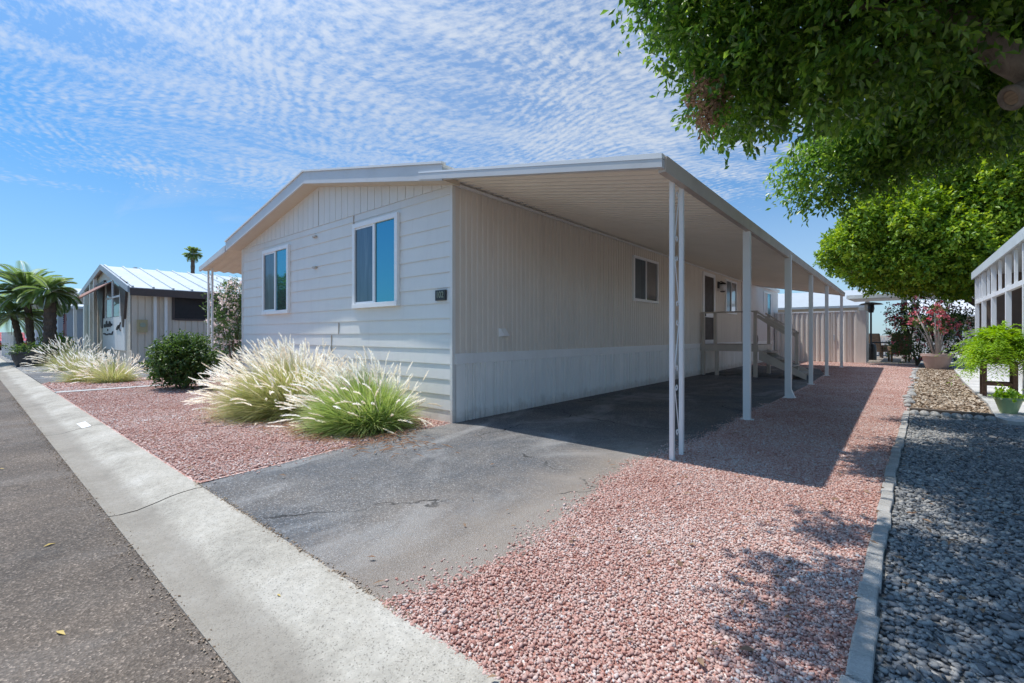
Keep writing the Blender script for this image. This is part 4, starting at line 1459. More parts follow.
fountain_grass((-5.28, 3.35), 'greenest fountain grass clump at the house corner beside the driveway', 0.76, 0.98, 9500, 230, (-0.12, -0.04), False, 0.20)
fountain_grass((-7.15, 3.2), 'widest fountain grass clump covered in white plumes under the front windows', 0.92, 1.16, 15000, 600, (-0.10, -0.05), True, 0.22)
fountain_grass((-15.2, 2.45), 'fountain grass clump touching the left side of the green bush', 0.60, 0.85, 1800, 150, (-0.2, 0), True, 0.2)
fountain_grass((-16.0, 2.05), 'fountain grass clump spilling over pink gravel near the white concrete strip', 0.62, 0.85, 1900, 150, (-0.3, 0), True, 0.2)
fountain_grass((-21.6, 2.35), 'farthest fountain grass clump near the dark planter tub', 0.85, 1.2, 1500, 170, (-0.3, 0), True, 0.28)
# straw litter at the foot of the nearest grass
ns = 900
a = rng.uniform(0, 2 * np.pi, ns)
rr = np.abs(rng.normal(0.72, 0.22, ns))
P = np.stack([-5.6 + np.cos(a) * rr * 1.75, 3.05 + np.sin(a) * rr * 0.62, np.full(ns, 0.03)], 1)
P = P[(P[:, 1] < 4.1) & (P[:, 0] > -8.5)]
D = rng.normal(size=P.shape) * np.array([1, 1, 0.12])
V, F = leaf_arrays(P, D, np.tile([0, 0, 1.0], (len(P), 1)), rng.uniform(0.06, 0.2, len(P)), rng.uniform(0.005, 0.012, len(P)))
np_obj('straw_litter', V, F, M['deadleaf'], np.repeat(rng.uniform(0.2, 1, len(P)), 4), kind='stuff')

# green bush left of the grass
bs = thing('green_bush', 'dense dark green bush between the white plumed grasses', 'bush', (-12.2, 3.1, 0))
leaf_tree('b', [((-12.2, 3.15, 0.58), (0.72, 0.68, 0.52)), ((-12.5, 3.1, 0.5), (0.5, 0.5, 0.45)), ((-11.9, 3.2, 0.75), (0.45, 0.45, 0.42)), ((-12.2, 3.0, 0.85), (0.4, 0.4, 0.35))], 420, 10, 0.22, 0.075, 0.038, M['bush'], bs, 0.45, 0.0, 0.3, 0.15, 'foliage')
sm = MB()
for k in range(9):
    a = k * 0.7
    sm.tube([(-12.2 + 0.06 * math.cos(a), 3.12 + 0.06 * math.sin(a), 0), (-12.2 + 0.3 * math.cos(a), 3.12 + 0.3 * math.sin(a), 0.4), (-12.2 + 0.5 * math.cos(a), 3.12 + 0.5 * math.sin(a), 0.9)], [0.014, 0.01, 0.004], 5)
sm.build('stem', M['twig'], bs)

# oleander behind the awning post
ol = thing('oleander', 'pale pink flowering oleander growing beside the awning post', 'flowering shrub', (-16.7, 5.65, 0))
ol_l = [((-16.7, 5.65, 1.9), (0.62, 0.75, 1.05)), ((-16.5, 5.8, 2.4), (0.5, 0.5, 0.65)), ((-16.8, 5.6, 1.0), (0.6, 0.6, 0.8))]
_, CC = leaf_tree('o', ol_l, 110, 9, 0.34, 0.12, 0.03, M['bush'], ol, 0.55, 0.0, 0.35, 0.1, 'foliage')
C = np.concatenate([ellipsoid_points(c, r, 85, 0.85)[0] for c, r in ol_l])
V, F = clump_leaves(C, rand_dirs(len(C)), 7, 0.12, 0.07, 0.06, 0, 1.4)
np_obj('blossoms', V, F, M['pinkflower'], np.repeat(rng.uniform(0.4, 1, len(C) * 7), 4), ol)
sm = MB()
branches(sm, (-16.7, 5.65, 0), [(-17.0, 5.5, 2.2), (-16.4, 5.8, 2.4), (-16.7, 5.9, 2.6), (-16.6, 5.3, 1.9)], 0.03, 0.008)
sm.build('stem', M['twig'], ol)

# ------------------------------------------------------------------ row of edging blocks and border stones
blk_pts = [(-0.16, 1.24), (-0.13, 2.0), (-0.07, 5.3), (0.03, 8.06), (0.07, 9.3)]


def bx(y):
    for (xa, ya), (xb, yb) in zip(blk_pts[:-1], blk_pts[1:]):
        if y <= yb:
            return xa + (xb - xa) * (y - ya) / (yb - ya)
    return blk_pts[-1][0]


proto = MB().box(-0.036, 0.036, -0.5, 0.5, -0.06, 0.045).build('edging_block', M['block'], bevel=0.008)
tag(proto, 'weathered grey concrete block in the edging row between pink and grey gravel', 'edging block', 'edging blocks between the two gravels')
y = 1.26
k = 0
while y < 9.2:
    L = random.choice((0.3, 0.3, 0.3, 0.2, 0.4))
    o = proto if k == 0 else proto.copy()
    if k:
        COL.objects.link(o)
    o.location = (bx(y + L / 2) + 0.012 + random.uniform(-0.008, 0.008), y + L / 2, random.uniform(-0.026, -0.012))
    o.scale = (1, L - 0.008, 1)
    o.rotation_euler = (random.uniform(-0.012, 0.012), random.uniform(-0.05, 0.03), math.atan2(-(bx(y + L) - bx(y)), L) + random.uniform(-0.025, 0.025))
    y += L
    k += 1


def rock_mesh(name, mat, seed):
    r = np.random.default_rng(seed)
    iv, jf = ico()
    # subdivide once for a rounder stone
    vs = [tuple(v) for v in iv]
    cache = {}

    def mid(a, b):
        key = (min(a, b), max(a, b))
        if key not in cache:
            p = (np.array(vs[a]) + np.array(vs[b]))
            vs.append(tuple(p / np.linalg.norm(p)))
            cache[key] = len(vs) - 1
        return cache[key]
    fs = []
    for a, b, c in jf:
        ab, bc, ca = mid(a, b), mid(b, c), mid(c, a)
        fs += [(a, ab, ca), (b, bc, ab), (c, ca, bc), (ab, bc, ca)]
    V = np.array(vs) * r.uniform(0.82, 1.12, (len(vs), 1))
    return np_obj(name, V, fs, mat, None, None, True)


rk = rock_mesh('border_rock', M['block'], 3)
tag(rk, 'small rough stone lining the bark chip bed beside the pink gravel', 'rock', 'border stones along the bark chip bed')
y = 9.6
k = 0
while y < 21.6:
    o = rk if k == 0 else rk.copy()
    if k:
        COL.objects.link(o)
    o.location = (0.09 + (y - 9.5) * 0.028 + random.uniform(-0.05, 0.05), y, 0.02)
    s = random.uniform(0.04, 0.085)
    o.scale = (s, s * random.uniform(0.8, 1.5), s * 0.75)
    o.rotation_euler = (0, 0, random.uniform(0, 3))
    y += random.uniform(0.3, 0.75)
    k += 1
cb = rock_mesh('edging_cobble', M['block'], 8)
tag(cb, 'rounded grey cobble in the row in front of the low timber edging', 'cobble', 'cobbles in front of the timber edging')
for k in range(8):
    o = cb if k == 0 else cb.copy()
    if k:
        COL.objects.link(o)
    o.location = (0.16 + k * 0.115, 9.22 + random.uniform(-0.02, 0.02), 0.025)
    o.scale = (0.066, 0.085, 0.055)
    o.rotation_euler = (0, 0, random.uniform(-0.3, 0.3))
tag(MB().box(0.11, 1.02, 9.34, 9.40, -0.02, 0.085).build('timber_edging', M['timber'], bevel=0.008), 'low dark timber board at the near end of the bark chip bed', 'timber edging')

# ------------------------------------------------------------------ pots and plants on the right
ps = thing('plant_stand', 'dark wooden plant stand on the patio under the bright fern', 'plant stand', (1.42, 12.6, 0.05))
STX, STY = 1.42, 12.6
for sx in (-0.2, 0.2):
    for sy in (-0.18, 0.18):
        MB().box(STX + sx - 0.03, STX + sx + 0.03, STY + sy - 0.03, STY + sy + 0.03, 0.05, 0.66).build('leg', M['standwood'], ps)
b = MB()
b.box(STX - 0.25, STX + 0.25, STY - 0.23, STY + 0.23, 0.66, 0.70)
b.build('stand_top', M['standwood'], ps)
for sy in (-0.18, 0.18):
    MB().box(STX - 0.17, STX + 0.17, STY + sy - 0.02, STY + sy + 0.02, 0.25, 0.31).build('stretcher', M['standwood'], ps)
fn = thing('potted_fern', 'bright green bushy fern in a terracotta bowl on the wooden stand', 'potted plant', (STX, STY, 0.70))
MB().lathe([(0.15, 0.0), (0.2, 0.1), (0.25, 0.24), (0.265, 0.24), (0.265, 0.28), (0.23, 0.28), (0.22, 0.25), (0.0, 0.24)], (STX, STY, 0.702), 24).build('pot', M['terracotta'], fn, smooth=False)
nf = 800
a = rng.uniform(0, 2 * np.pi, nf)
Vs, Fs, Ts = [], [], []
off = 0
for k in range(nf):
    el = rng.uniform(-0.5, 1.5)
    Lf = rng.uniform(0.34, 0.66) * (1 + 0.24 * math.sin(a[k] * 3 + 1) + 0.12 * math.sin(a[k] * 7)) * (1.3 if k % 17 == 0 else 1)
    o_ = np.array([math.cos(a[k]) * math.cos(el), math.sin(a[k]) * math.cos(el), math.sin(el)])
    ts = np.linspace(0.15, 1, 13)
    pts = np.array([STX, STY, 0.97]) + o_[None] * (ts * Lf)[:, None] * np.array([1.0, 1.0, 1.0]) - np.array([0, 0, 1.0]) * (0.46 * Lf * ts ** 2.4)[:, None]
    dd_ = np.gradient(pts, axis=0)
    sd_ = norm(np.cross(dd_, np.array([0, 0, 1.0])))
    P = np.concatenate([pts, pts])
    D = np.concatenate([sd_ + norm(dd_) * 0.7, -sd_ + norm(dd_) * 0.7]) + rng.normal(size=(26, 3)) * 0.25
    V, F = leaf_arrays(P, D, np.tile([0, 0, 1.0], (26, 1)), rng.uniform(0.06, 0.11, 26), rng.uniform(0.014, 0.022, 26))
    Vs.append(V)
    Fs.append(F + off)
    off += len(V)
    Ts.append(np.full(len(V), np.clip(rng.normal(0.42, 0.3), 0, 1)))
np_obj('foliage', np.concatenate(Vs), np.concatenate(Fs), M['fern'], np.concatenate(Ts), fn)

sp = thing('small_potted_plant', 'little pale green pot with low leaves on the patio edge', 'potted plant', (1.22, 9.9, 0.05))
MB().lathe([(0.09, 0.0), (0.12, 0.1), (0.15, 0.20), (0.16, 0.20), (0.16, 0.23), (0.14, 0.23), (0.0, 0.2)], (1.22, 9.9, 0.052), 20).build('pot', M['pot_green'], sp)
C = np.array([1.22, 9.9, 0.30]) + rng.normal(size=(60, 3)) * np.array([0.075, 0.075, 0.03])
V, F = clump_leaves(C, norm(C - np.array([1.22, 9.9, 0.1])), 8, 0.1, 0.05, 0.03, -0.1)
np_obj('foliage', V, F, M['fern'], np.repeat(rng.uniform(0, 0.7, 480), 4), sp)

# adenium-like plant: pale stems, red blooms, in a pinkish pot
dp = thing('flowering_pot_plant', 'pale stemmed plant with red blooms in a pinkish pot at the bark bed end', 'potted plant', (0.98, 21.9, 0))
MB().lathe([(0.28, 0.0), (0.34, 0.2), (0.40, 0.46), (0.44, 0.46), (0.44, 0.54), (0.38, 0.54), (0.0, 0.5)], (0.98, 21.9, 0.0), 24).build('pot', M['pot_pink'], dp)
sm = MB()
tips = []
for k in range(16):
    a = k * 2.4
    h = random.uniform(0.8, 1.7)
    rr_ = random.uniform(0.15, 0.75)
    tip = (0.98 + rr_ * math.cos(a), 21.9 + rr_ * math.sin(a), 0.55 + h)
    tips.append(tip)
    sm.tube([(0.98 + 0.08 * math.cos(a), 21.9 + 0.08 * math.sin(a), 0.5), (0.98 + rr_ * 0.5 * math.cos(a), 21.9 + rr_ * 0.5 * math.sin(a), 0.5 + h * 0.55), tip], [0.026, 0.018, 0.009], 6)
sm.build('stem', M['palestem'], dp, smooth=True)
C = np.repeat(np.array(tips), 6, 0) + rng.normal(size=(96, 3)) * 0.11
V, F = clump_leaves(C, rand_dirs(96), 7, 0.2, 0.13, 0.05, 0.0)
np_obj('foliage', V, F, M['bush'], np.repeat(rng.uniform(0.3, 1, 96 * 7), 4), dp)
C = np.repeat(np.array(tips), 4, 0) + rng.normal(size=(64, 3)) * 0.14 + np.array([0, -0.05, 0])
V, F = clump_leaves(C, rand_dirs(64), 9, 0.1, 0.09, 0.07, 0.0, 1.4)
np_obj('blossoms', V, F, M['redflower'], np.repeat(rng.uniform(0.5, 1, 64 * 9), 4), dp)

bg_ = thing('bougainvillea', 'loose dark shrub with crimson and pink bracts under the light green tree', 'flowering shrub', (0.5, 24.0, 0))
bl = [((0.35, 24.0, 1.0), (0.85, 0.7, 0.9)), ((0.9, 24.3, 1.9), (1.1, 0.7, 0.8)), ((1.7, 24.2, 1.3), (0.9, 0.7, 1.0)), ((0.1, 24.3, 2.0), (0.6, 0.5, 0.5))]
leaf_tree('bo', bl, 100, 8, 0.3, 0.10, 0.06, M['bush'], bg_, 0.25, 0.0, 0.35, 0.05, 'foliage')
C = np.concatenate([ellipsoid_points(c, r, 38, 0.8)[0] for c, r in bl])
V, F = clump_leaves(C, rand_dirs(len(C)), 7, 0.12, 0.08, 0.07, 0, 1.4)
np_obj('blossoms', V, F, M['redflower'], np.repeat(rng.uniform(0.0, 1, len(C) * 7), 4), bg_)
sm = MB()
branches(sm, (0.5, 24.1, 0), [(0.2, 24.0, 1.4), (0.9, 24.3, 2.2), (1.6, 24.2, 1.6), (0.0, 24.3, 2.1)], 0.035, 0.008)
sm.build('stem', M['twig'], bg_)

# ------------------------------------------------------------------ screened porch on the right
po = thing('screened_porch', 'white framed screened porch behind the fern on the right', 'porch', (1.8, 16.5, 0.05))
PX, PY0, PY1 = 1.80, 11.2, 20.5
ZT = 3.0
for yy in (11.2, 13.1, 15.0, 17.1, 18.9, 20.45):
    MB().box(PX, PX + 0.09, yy - 0.05, yy + 0.05, 0.05, ZT).build('post', M['vinyl'], po)
for yy in (12.1, 14.1, 16.1, 18.0, 19.7):
    MB().box(PX + 0.02, PX + 0.07, yy - 0.035, yy + 0.035, 2.27, ZT).build('mullion', M['vinyl'], po)
b = MB()
b.box(PX + 0.005, PX + 0.085, PY0, PY1 - 0.05, 2.17, 2.27)
b.box(PX + 0.005, PX + 0.085, PY0, PY1 - 0.05, 0.86, 0.93)
b.build('rail', M['vinyl'], po)
MB().box(PX + 0.02, PX + 0.07, PY0, PY1 - 0.04, 0.05, 0.86).build('knee_wall', M['vinyl'], po)
MB().box(PX - 0.06, PX - 0.02, PY0 - 1, PY1 + 0.25, ZT - 0.03, ZT + 0.19).build('fascia', M['nb_roof'], po)
r = MB()
r.hexa([(PX - 0.018, PY0 - 1, ZT + 0.03), (7, PY0 - 1, ZT + 0.35), (7, PY1 + 0.25, ZT + 0.35), (PX - 0.018, PY1 + 0.25, ZT + 0.03)],
       [(PX - 0.018, PY0 - 1, ZT + 0.14), (7, PY0 - 1, ZT + 0.55), (7, PY1 + 0.25, ZT + 0.55), (PX - 0.018, PY1 + 0.25, ZT + 0.14)])
r.build('roof', M['nb_roof'], po)
MB().box(5.4, 5.5, PY0 - 1, PY1, 0.05, ZT + 0.2).build('inner_wall', M['brown_wall'], po)
MB().box(PX + 0.1, 5.4, PY1 - 0.08, PY1 - 0.02, 0.05, ZT + 0.1).build('end_wall', M['brown_wall'], po)
# chair and table inside the porch
ch = thing('porch_chair', 'white metal chair inside the screened porch', 'chair', (2.5, 15.4, 0.05))
c = MB()
for sx in (-0.22, 0.22):
    for sy in (-0.22, 0.22):
        c.tube([(2.5 + sx, 15.4 + sy, 0.05), (2.5 + sx * 0.9, 15.4 + sy * 0.9, 0.5)], 0.018, 6)
c.build('leg', M['white'], ch)
MB().box(2.26, 2.74, 15.16, 15.64, 0.5, 0.55).build('seat', M['white'], ch)
c = MB()
c.tube([(2.72, 15.18, 0.55), (2.78, 15.18, 1.4), (2.78, 15.62, 1.4), (2.72, 15.62, 0.55)], 0.02, 6)
for k in range(4):
    c.tube([(2.72, 15.26 + k * 0.09, 0.55), (2.78, 15.26 + k * 0.09, 1.4)], 0.012, 5)
c.build('backrest', M['white'], ch)

# ------------------------------------------------------------------ back patio: chairs, heater, cover, fence
wk = thing('wicker_chair', 'brown wicker armchair seen from behind left of the red flowering shrub', 'chair', (-0.05, 27.0, 0), 'brown patio chairs')


def wicker(root, x, y, rot):
    def q(px_, py_):
        c_, s_ = math.cos(rot), math.sin(rot)
        return (x + px_ * c_ - py_ * s_, y + px_ * s_ + py_ * c_)

    def obox(mb, x0, x1, y0, y1, z0, z1, lean=0.0):
        bpts = [(*q(*p_), z0) for p_ in ((x0, y0), (x1, y0), (x1, y1), (x0, y1))]
        tpts = [(*q(p_[0], p_[1] + lean), z1) for p_ in ((x0, y0), (x1, y0), (x1, y1), (x0, y1))]
        mb.hexa(bpts, tpts)
    for sx in (-0.3, 0.3):
        for sy in (-0.28, 0.28):
            m_ = MB()
            obox(m_, sx - 0.03, sx + 0.03, sy - 0.03, sy + 0.03, 0.0, 0.40)
            m_.build('leg', M['wicker'], root)
    m_ = MB()
    obox(m_, -0.36, 0.36, -0.33, 0.33, 0.32, 0.45)
    m_.build('seat', M['wicker'], root, bevel=0.02)
    m_ = MB()
    obox(m_, -0.36, 0.36, -0.42, -0.33, 0.32, 1.28, -0.16)
    m_.build('backrest', M['wicker'], root, bevel=0.04)
    for sx in (-0.36, 0.28):
        m_ = MB()
        obox(m_, sx, sx + 0.08, -0.33, 0.30, 0.46, 0.68)
        m_.build('armrest', M['wicker'], root, bevel=0.02)
    m_ = MB()
    obox(m_, -0.27, 0.27, -0.30, 0.32, 0.455, 0.55)
    m_.build('cushion', M['cushion'], root, bevel=0.03)


wicker(wk, -0.05, 27.0, 0.2)
w2 = thing('wicker_chair', 'brown wicker armchair beside the black patio heater', 'chair', (-0.9, 31.0, 0), 'brown patio chairs')
wicker(w2, -0.75, 31.0, -0.7)
# pale side table with a white cloth
tb = thing('patio_table', 'small dark topped patio table between the heater and the wicker chair', 'table', (-0.72, 29.0, 0))
MB().box(-1.1, -0.35, 28.6, 29.4, 0.80, 0.86).build('tabletop', M['black'], tb)
for sx in (-1.05, -0.40):
    for sy in (28.65, 29.35):
        MB().box(sx - 0.03, sx + 0.03, sy - 0.03, sy + 0.03, 0.0, 0.80).build('leg', M['white'], tb)
ht = thing('patio_heater', 'tall black mushroom patio heater beside the shed', 'patio heater', (-1.08, 28.2, 0))
MB().lathe([(0.22, 0.0), (0.22, 0.55), (0.18, 0.75), (0.05, 0.8)], (-1.08, 28.2, 0), 16).build('tank_housing', M['black'], ht)
MB().tube([(-1.08, 28.2, 0.75), (-1.08, 28.2, 2.3)], 0.04, 10).build('pole', M['black'], ht)
MB().lathe([(0.10, 0.0), (0.14, 0.2), (0.12, 0.38)], (-1.08, 28.2, 2.28), 16).build('burner', M['black'], ht)
MB().lathe([(0.48, 0.0), (0.40, 0.06), (0.1, 0.12), (0.02, 0.13)], (-1.08, 28.2, 2.66), 20).build('reflector', M['black'], ht)
pc = thing('patio_cover', 'flat pale patio cover on white posts behind the shed and tree', 'patio cover', (0.4, 29.5, 0))
r = MB()
r.hexa([(-2.0, 27.6, 2.95), (4.5, 27.6, 2.95), (4.5, 33, 3.1), (-2.0, 33, 3.1)], [(-2.0, 27.6, 3.12), (4.5, 27.6, 3.12), (4.5, 33, 3.27), (-2.0, 33, 3.27)])
r.build('roof', M['fascia'], pc)
for xx in (0.14, 4.2):
    MB().box(xx - 0.11, xx + 0.11, 27.7, 27.92, 0, 2.95).build('post', M['white'], pc)
fe = thing('picket_fence', 'low white picket fence behind the back patio', 'fence', (0.4, 34, 0))
f = MB()
x = -3
while x < 6:
    f.box(x, x + 0.09, 34.0, 34.03, 0.05, 1.05)
    x += 0.15
f.build('picket', M['white'], fe)
f = MB()
f.box(-3, 6, 34.032, 34.07, 0.25, 0.34)
f.box(-3, 6, 34.032, 34.07, 0.8, 0.89)
f.build('rail', M['white'], fe)


def simple_home(label, x0, x1, y0, y1, eave, ridge, wall, roof, along='y', name='mobile_home', windows=(), ov=0.3):
    h = thing(name, label, 'mobile home', ((x0 + x1) / 2, (y0 + y1) / 2, 0))
    MB().box(x0, x1, y0, y1, 0, eave).build('wall', wall, h)
    g_ = MB()
    rr = MB()
    if along == 'y':
        xc = (x0 + x1) / 2
        g_.add([(x0, y0 + 0.001, eave), (x1, y0 + 0.001, eave), (xc, y0 + 0.001, ridge)], [(0, 1, 2)])
        for xa in (x0 - ov, x1 + ov):
            dz = (ridge - eave) * ov / (xc - x0)
            rr.hexa([(xa, y0 - ov, eave - dz), (xc, y0 - ov, ridge), (xc, y1 + ov, ridge), (xa, y1 + ov, eave - dz)],
                    [(xa, y0 - ov, eave - dz + 0.14), (xc, y0 - ov, ridge + 0.14), (xc, y1 + ov, ridge + 0.14), (xa, y1 + ov, eave - dz + 0.14)])
    else:
        yc = (y0 + y1) / 2
        g_.add([(x1 - 0.001, y0, eave), (x1 - 0.001, y1, eave), (x1 - 0.001, yc, ridge)], [(0, 1, 2)])
        for ya in (y0 - ov, y1 + ov):
            dz = (ridge - eave) * ov / (yc - y0)
            rr.hexa([(x0 - ov, ya, eave - dz), (x0 - ov, yc, ridge), (x1 + ov, yc, ridge), (x1 + ov, ya, eave - dz)],
                    [(x0 - ov, ya, eave - dz + 0.14), (x0 - ov, yc, ridge + 0.14), (x1 + ov, yc, ridge + 0.14), (x1 + ov, ya, eave - dz + 0.14)])
    g_.build('gable', wall, h)
    rr.build('roof', roof, h)
    for (a, b, c, d_, face) in windows:
        m_ = MB()
        fr = MB()
        if face == '-y':
            m_.box(a, b, y0 - 0.02, y0 - 0.003, c, d_)
            fr.box(a - 0.07, b + 0.07, y0 - 0.05, y0 - 0.003, d_, d_ + 0.07)
            fr.box(a - 0.07, b + 0.07, y0 - 0.05, y0 - 0.003, c - 0.07, c)
            fr.box(a - 0.07, a, y0 - 0.05, y0 - 0.003, c, d_)
            fr.box(b, b + 0.07, y0 - 0.05, y0 - 0.003, c, d_)
        else:
            m_.box(x1 + 0.003, x1 + 0.02, a, b, c, d_)
            fr.box(x1 + 0.003, x1 + 0.05, a - 0.07, b + 0.07, d_, d_ + 0.07)
            fr.box(x1 + 0.003, x1 + 0.05, a - 0.07, b + 0.07, c - 0.07, c)
            fr.box(x1 + 0.003, x1 + 0.05, a - 0.07, a, c, d_)
            fr.box(x1 + 0.003, x1 + 0.05, b, b + 0.07, c, d_)
        wn = fr.build('window', M['white'], h)
        m_.build('pane', M['glass_side'], wn)
    return h


simple_home('tan home with a white roof seen over the storage shed', -16, -2.0, 36, 44, 3.0, 4.2, M['tanwall'], M['far_roof'], 'x')
simple_home('far tan home with a grey roof behind the picket fence', 0.6, 14, 46, 54, 2.6, 3.9, M['tanwall'], M['fascia'], 'x', windows=((2.0, 3.4, 1.0, 2.1, '-y'),))

# ------------------------------------------------------------------ neighbouring home on the left
nb = thing('neighbour_home', 'greige mobile home with white ribbed metal roof and dark sunshade on its side', 'mobile home', (-27, 8, 0))
NX, NL, NY0, NY1 = -22.0, -32.6, 4.0, 19.0
NC = -26.9
w = MB()
w.box(NL, NX - 0.04, NY0 + 0.04, NY1, 0, 2.98)
p = []
y = NY0 + 0.02
while y < NY1 - 0.2:
    p += [(NX, y, 0), (NX, y + 0.17, 0), (NX - 0.025, y + 0.18, 0), (NX - 0.025, y + 0.205, 0)]
    y += 0.215
w.sheet(p, (0, 0, 0), (0, 0, 2.98))
w.add([(NX - 0.03, NY0, 0), (NX - 0.03, NY0, 3.0), (NC, NY0, 4.15), (NL, NY0, 3.0), (NL, NY0, 0)], [(0, 1, 2, 3, 4)])
w.build('wall', M['nb_wall'], nb)
RE = NX + 0.42
LE = NL - 2.4


def nz(x):
    return 4.20 - (abs(x - NC)) * (0.245 if x > NC else 0.16)


r = MB()
for xa in (RE, LE):
    r.hexa([(xa, NY0 - 0.10, nz(xa)), (NC, NY0 - 0.10, nz(NC)), (NC, NY1, nz(NC)), (xa, NY1, nz(xa))],
           [(xa, NY0 - 0.10, nz(xa) + 0.06), (NC, NY0 - 0.10, nz(NC) + 0.06), (NC, NY1, nz(NC) + 0.06), (xa, NY1, nz(xa) + 0.06)])
y = NY0 - 0.05
while y < NY1:
    r.hexa([(RE, y, nz(RE) + 0.06), (NC, y, nz(NC) + 0.06), (NC, y + 0.07, nz(NC) + 0.06), (RE, y + 0.07, nz(RE) + 0.06)],
           [(RE, y, nz(RE) + 0.12), (NC, y, nz(NC) + 0.12), (NC, y + 0.07, nz(NC) + 0.12), (RE, y + 0.07, nz(RE) + 0.12)])
    y += 0.62
r.build('roof', M['nb_roof'], nb)
f = MB()
f.box(RE + 0.0, RE + 0.05, NY0 - 0.10, NY1, nz(RE) - 0.24, nz(RE) + 0.03)
f.build('eave_fascia', M['brown'], nb)
f = MB()
for xa in (RE, LE):
    f.hexa([(xa, NY0 - 0.17, nz(xa) - 0.13), (NC, NY0 - 0.17, nz(NC) - 0.13), (NC, NY0 - 0.105, nz(NC) - 0.13), (xa, NY0 - 0.105, nz(xa) - 0.13)],
           [(xa, NY0 - 0.17, nz(xa) + 0.11), (NC, NY0 - 0.17, nz(NC) + 0.11), (NC, NY0 - 0.105, nz(NC) + 0.11), (xa, NY0 - 0.105, nz(xa) + 0.11)])
f.build('gable_fascia', M['bluegrey'], nb)
# dark sunshade screens on the side
s = MB()
s.box(NX + 0.01, NX + 0.05, 5.36, 6.75, 1.85, 3.0)
s.box(NX + 0.01, NX + 0.05, 6.83, 8.6, 1.85, 3.0)
s.build('sun_shade', M['void'], nb)
s = MB()
s.box(NX + 0.005, NX + 0.06, 6.755, 6.825, 1.85, 3.0)
s.box(NX + 0.005, NX + 0.055, 5.28, 5.355, 1.80, 3.0)
s.box(NX + 0.005, NX + 0.055, 5.36, 8.6, 1.78, 1.845)
s.build('shade_frame', M['brown'], nb)
for yy in (4.72, 5.06):
    MB().box(NX + 0.03, NX + 0.12, yy - 0.045, yy + 0.045, 0, 2.95).build('downpipe', M['white'], nb)
m_ = MB().box(NX + 0.01, NX + 0.15, 4.18, 4.48, 1.30, 1.78).build('meter_box', M['tanbox'], nb)
MB().lathe([(0.09, 0.0), (0.09, 0.03)], (0, 0, 0), 14).build('meter_dial', M['brass'], m_)
bpy.data.objects[m_.children[0].name].rotation_euler = (0, math.radians(90), 0)
bpy.data.objects[m_.children[0].name].location = Vector((NX + 0.151, 4.33, 1.58))
# front: tall window under a rusty awning, tapered brown trims, white panel with black cutouts
fw = MB()
fw.box(-26.4, -23.6, NY0 - 0.03, NY0 - 0.005, 1.95, 3.5)
fw.build('window', M['glass_side'], nb)
ft = MB()
for xx in (-26.5, -25.05, -23.55):
    ft.box(xx - 0.05, xx + 0.05, NY0 - 0.06, NY0 - 0.005, 1.9, 3.5)
ft.box(-26.45, -23.6, NY0 - 0.06, NY0 - 0.005, 2.72, 2.79)
ft.build('window_frame', M['white'], nb)
bt = MB()
bt.hexa([(-23.05, NY0 - 0.08, 1.5), (-22.85, NY0 - 0.08, 1.5), (-22.85, NY0 - 0.008, 1.5), (-23.05, NY0 - 0.008, 1.5)],
        [(-23.6, NY0 - 0.08, 3.45), (-22.3, NY0 - 0.08, 3.2), (-22.3, NY0 - 0.008, 3.2), (-23.6, NY0 - 0.008, 3.45)])
bt.build('tapered_trim', M['brown'], nb)
bt = MB()
bt.hexa([(-27.3, NY0 - 0.08, 1.5), (-27.1, NY0 - 0.08, 1.5), (-27.1, NY0 - 0.008, 1.5), (-27.3, NY0 - 0.008, 1.5)],
        [(-28.6, NY0 - 0.08, 3.5), (-26.6, NY0 - 0.08, 3.6), (-26.6, NY0 - 0.008, 3.6), (-28.6, NY0 - 0.008, 3.5)])
bt.build('tapered_trim', M['brown'], nb)
ra = MB()
ra.hexa([(-29.6, NY0 - 0.9, 2.72), (-25.9, NY0 - 0.9, 2.72), (-25.2, NY0 - 0.02, 3.42), (-28.2, NY0 - 0.02, 3.42)], [(-29.6, NY0 - 0.9, 2.77), (-25.9, NY0 - 0.9, 2.77), (-25.2, NY0 - 0.02, 3.47), (-28.2, NY0 - 0.02, 3.47)])
ra.build('window_awning', M['rust'], nb)
wp = MB()
wp.box(-27.05, -22.75, NY0 - 0.05, NY0 - 0.006, 0.6, 1.93)
wpo = wp.build('white_panel', M['white'], nb)
dc = MB()


def disc(x_, z_, rx, rz, tilt=0):
    V = []
    for k in range(14):
        a_ = 2 * math.pi * k / 14
        u, v_ = rx * math.cos(a_), rz * math.sin(a_)
        V.append((x_ + u * math.cos(tilt) - v_ * math.sin(tilt), v_ * math.cos(tilt) + u * math.sin(tilt) + z_))
    b_ = [(p_[0], NY0 - 0.075, p_[1]) for p_ in V] + [(p_[0], NY0 - 0.055, p_[1]) for p_ in V]
    dc.add(b_, [tuple(range(13, -1, -1)), tuple(range(14, 28))] + [(i_, (i_ + 1) % 14, 14 + (i_ + 1) % 14, 14 + i_) for i_ in range(14)])


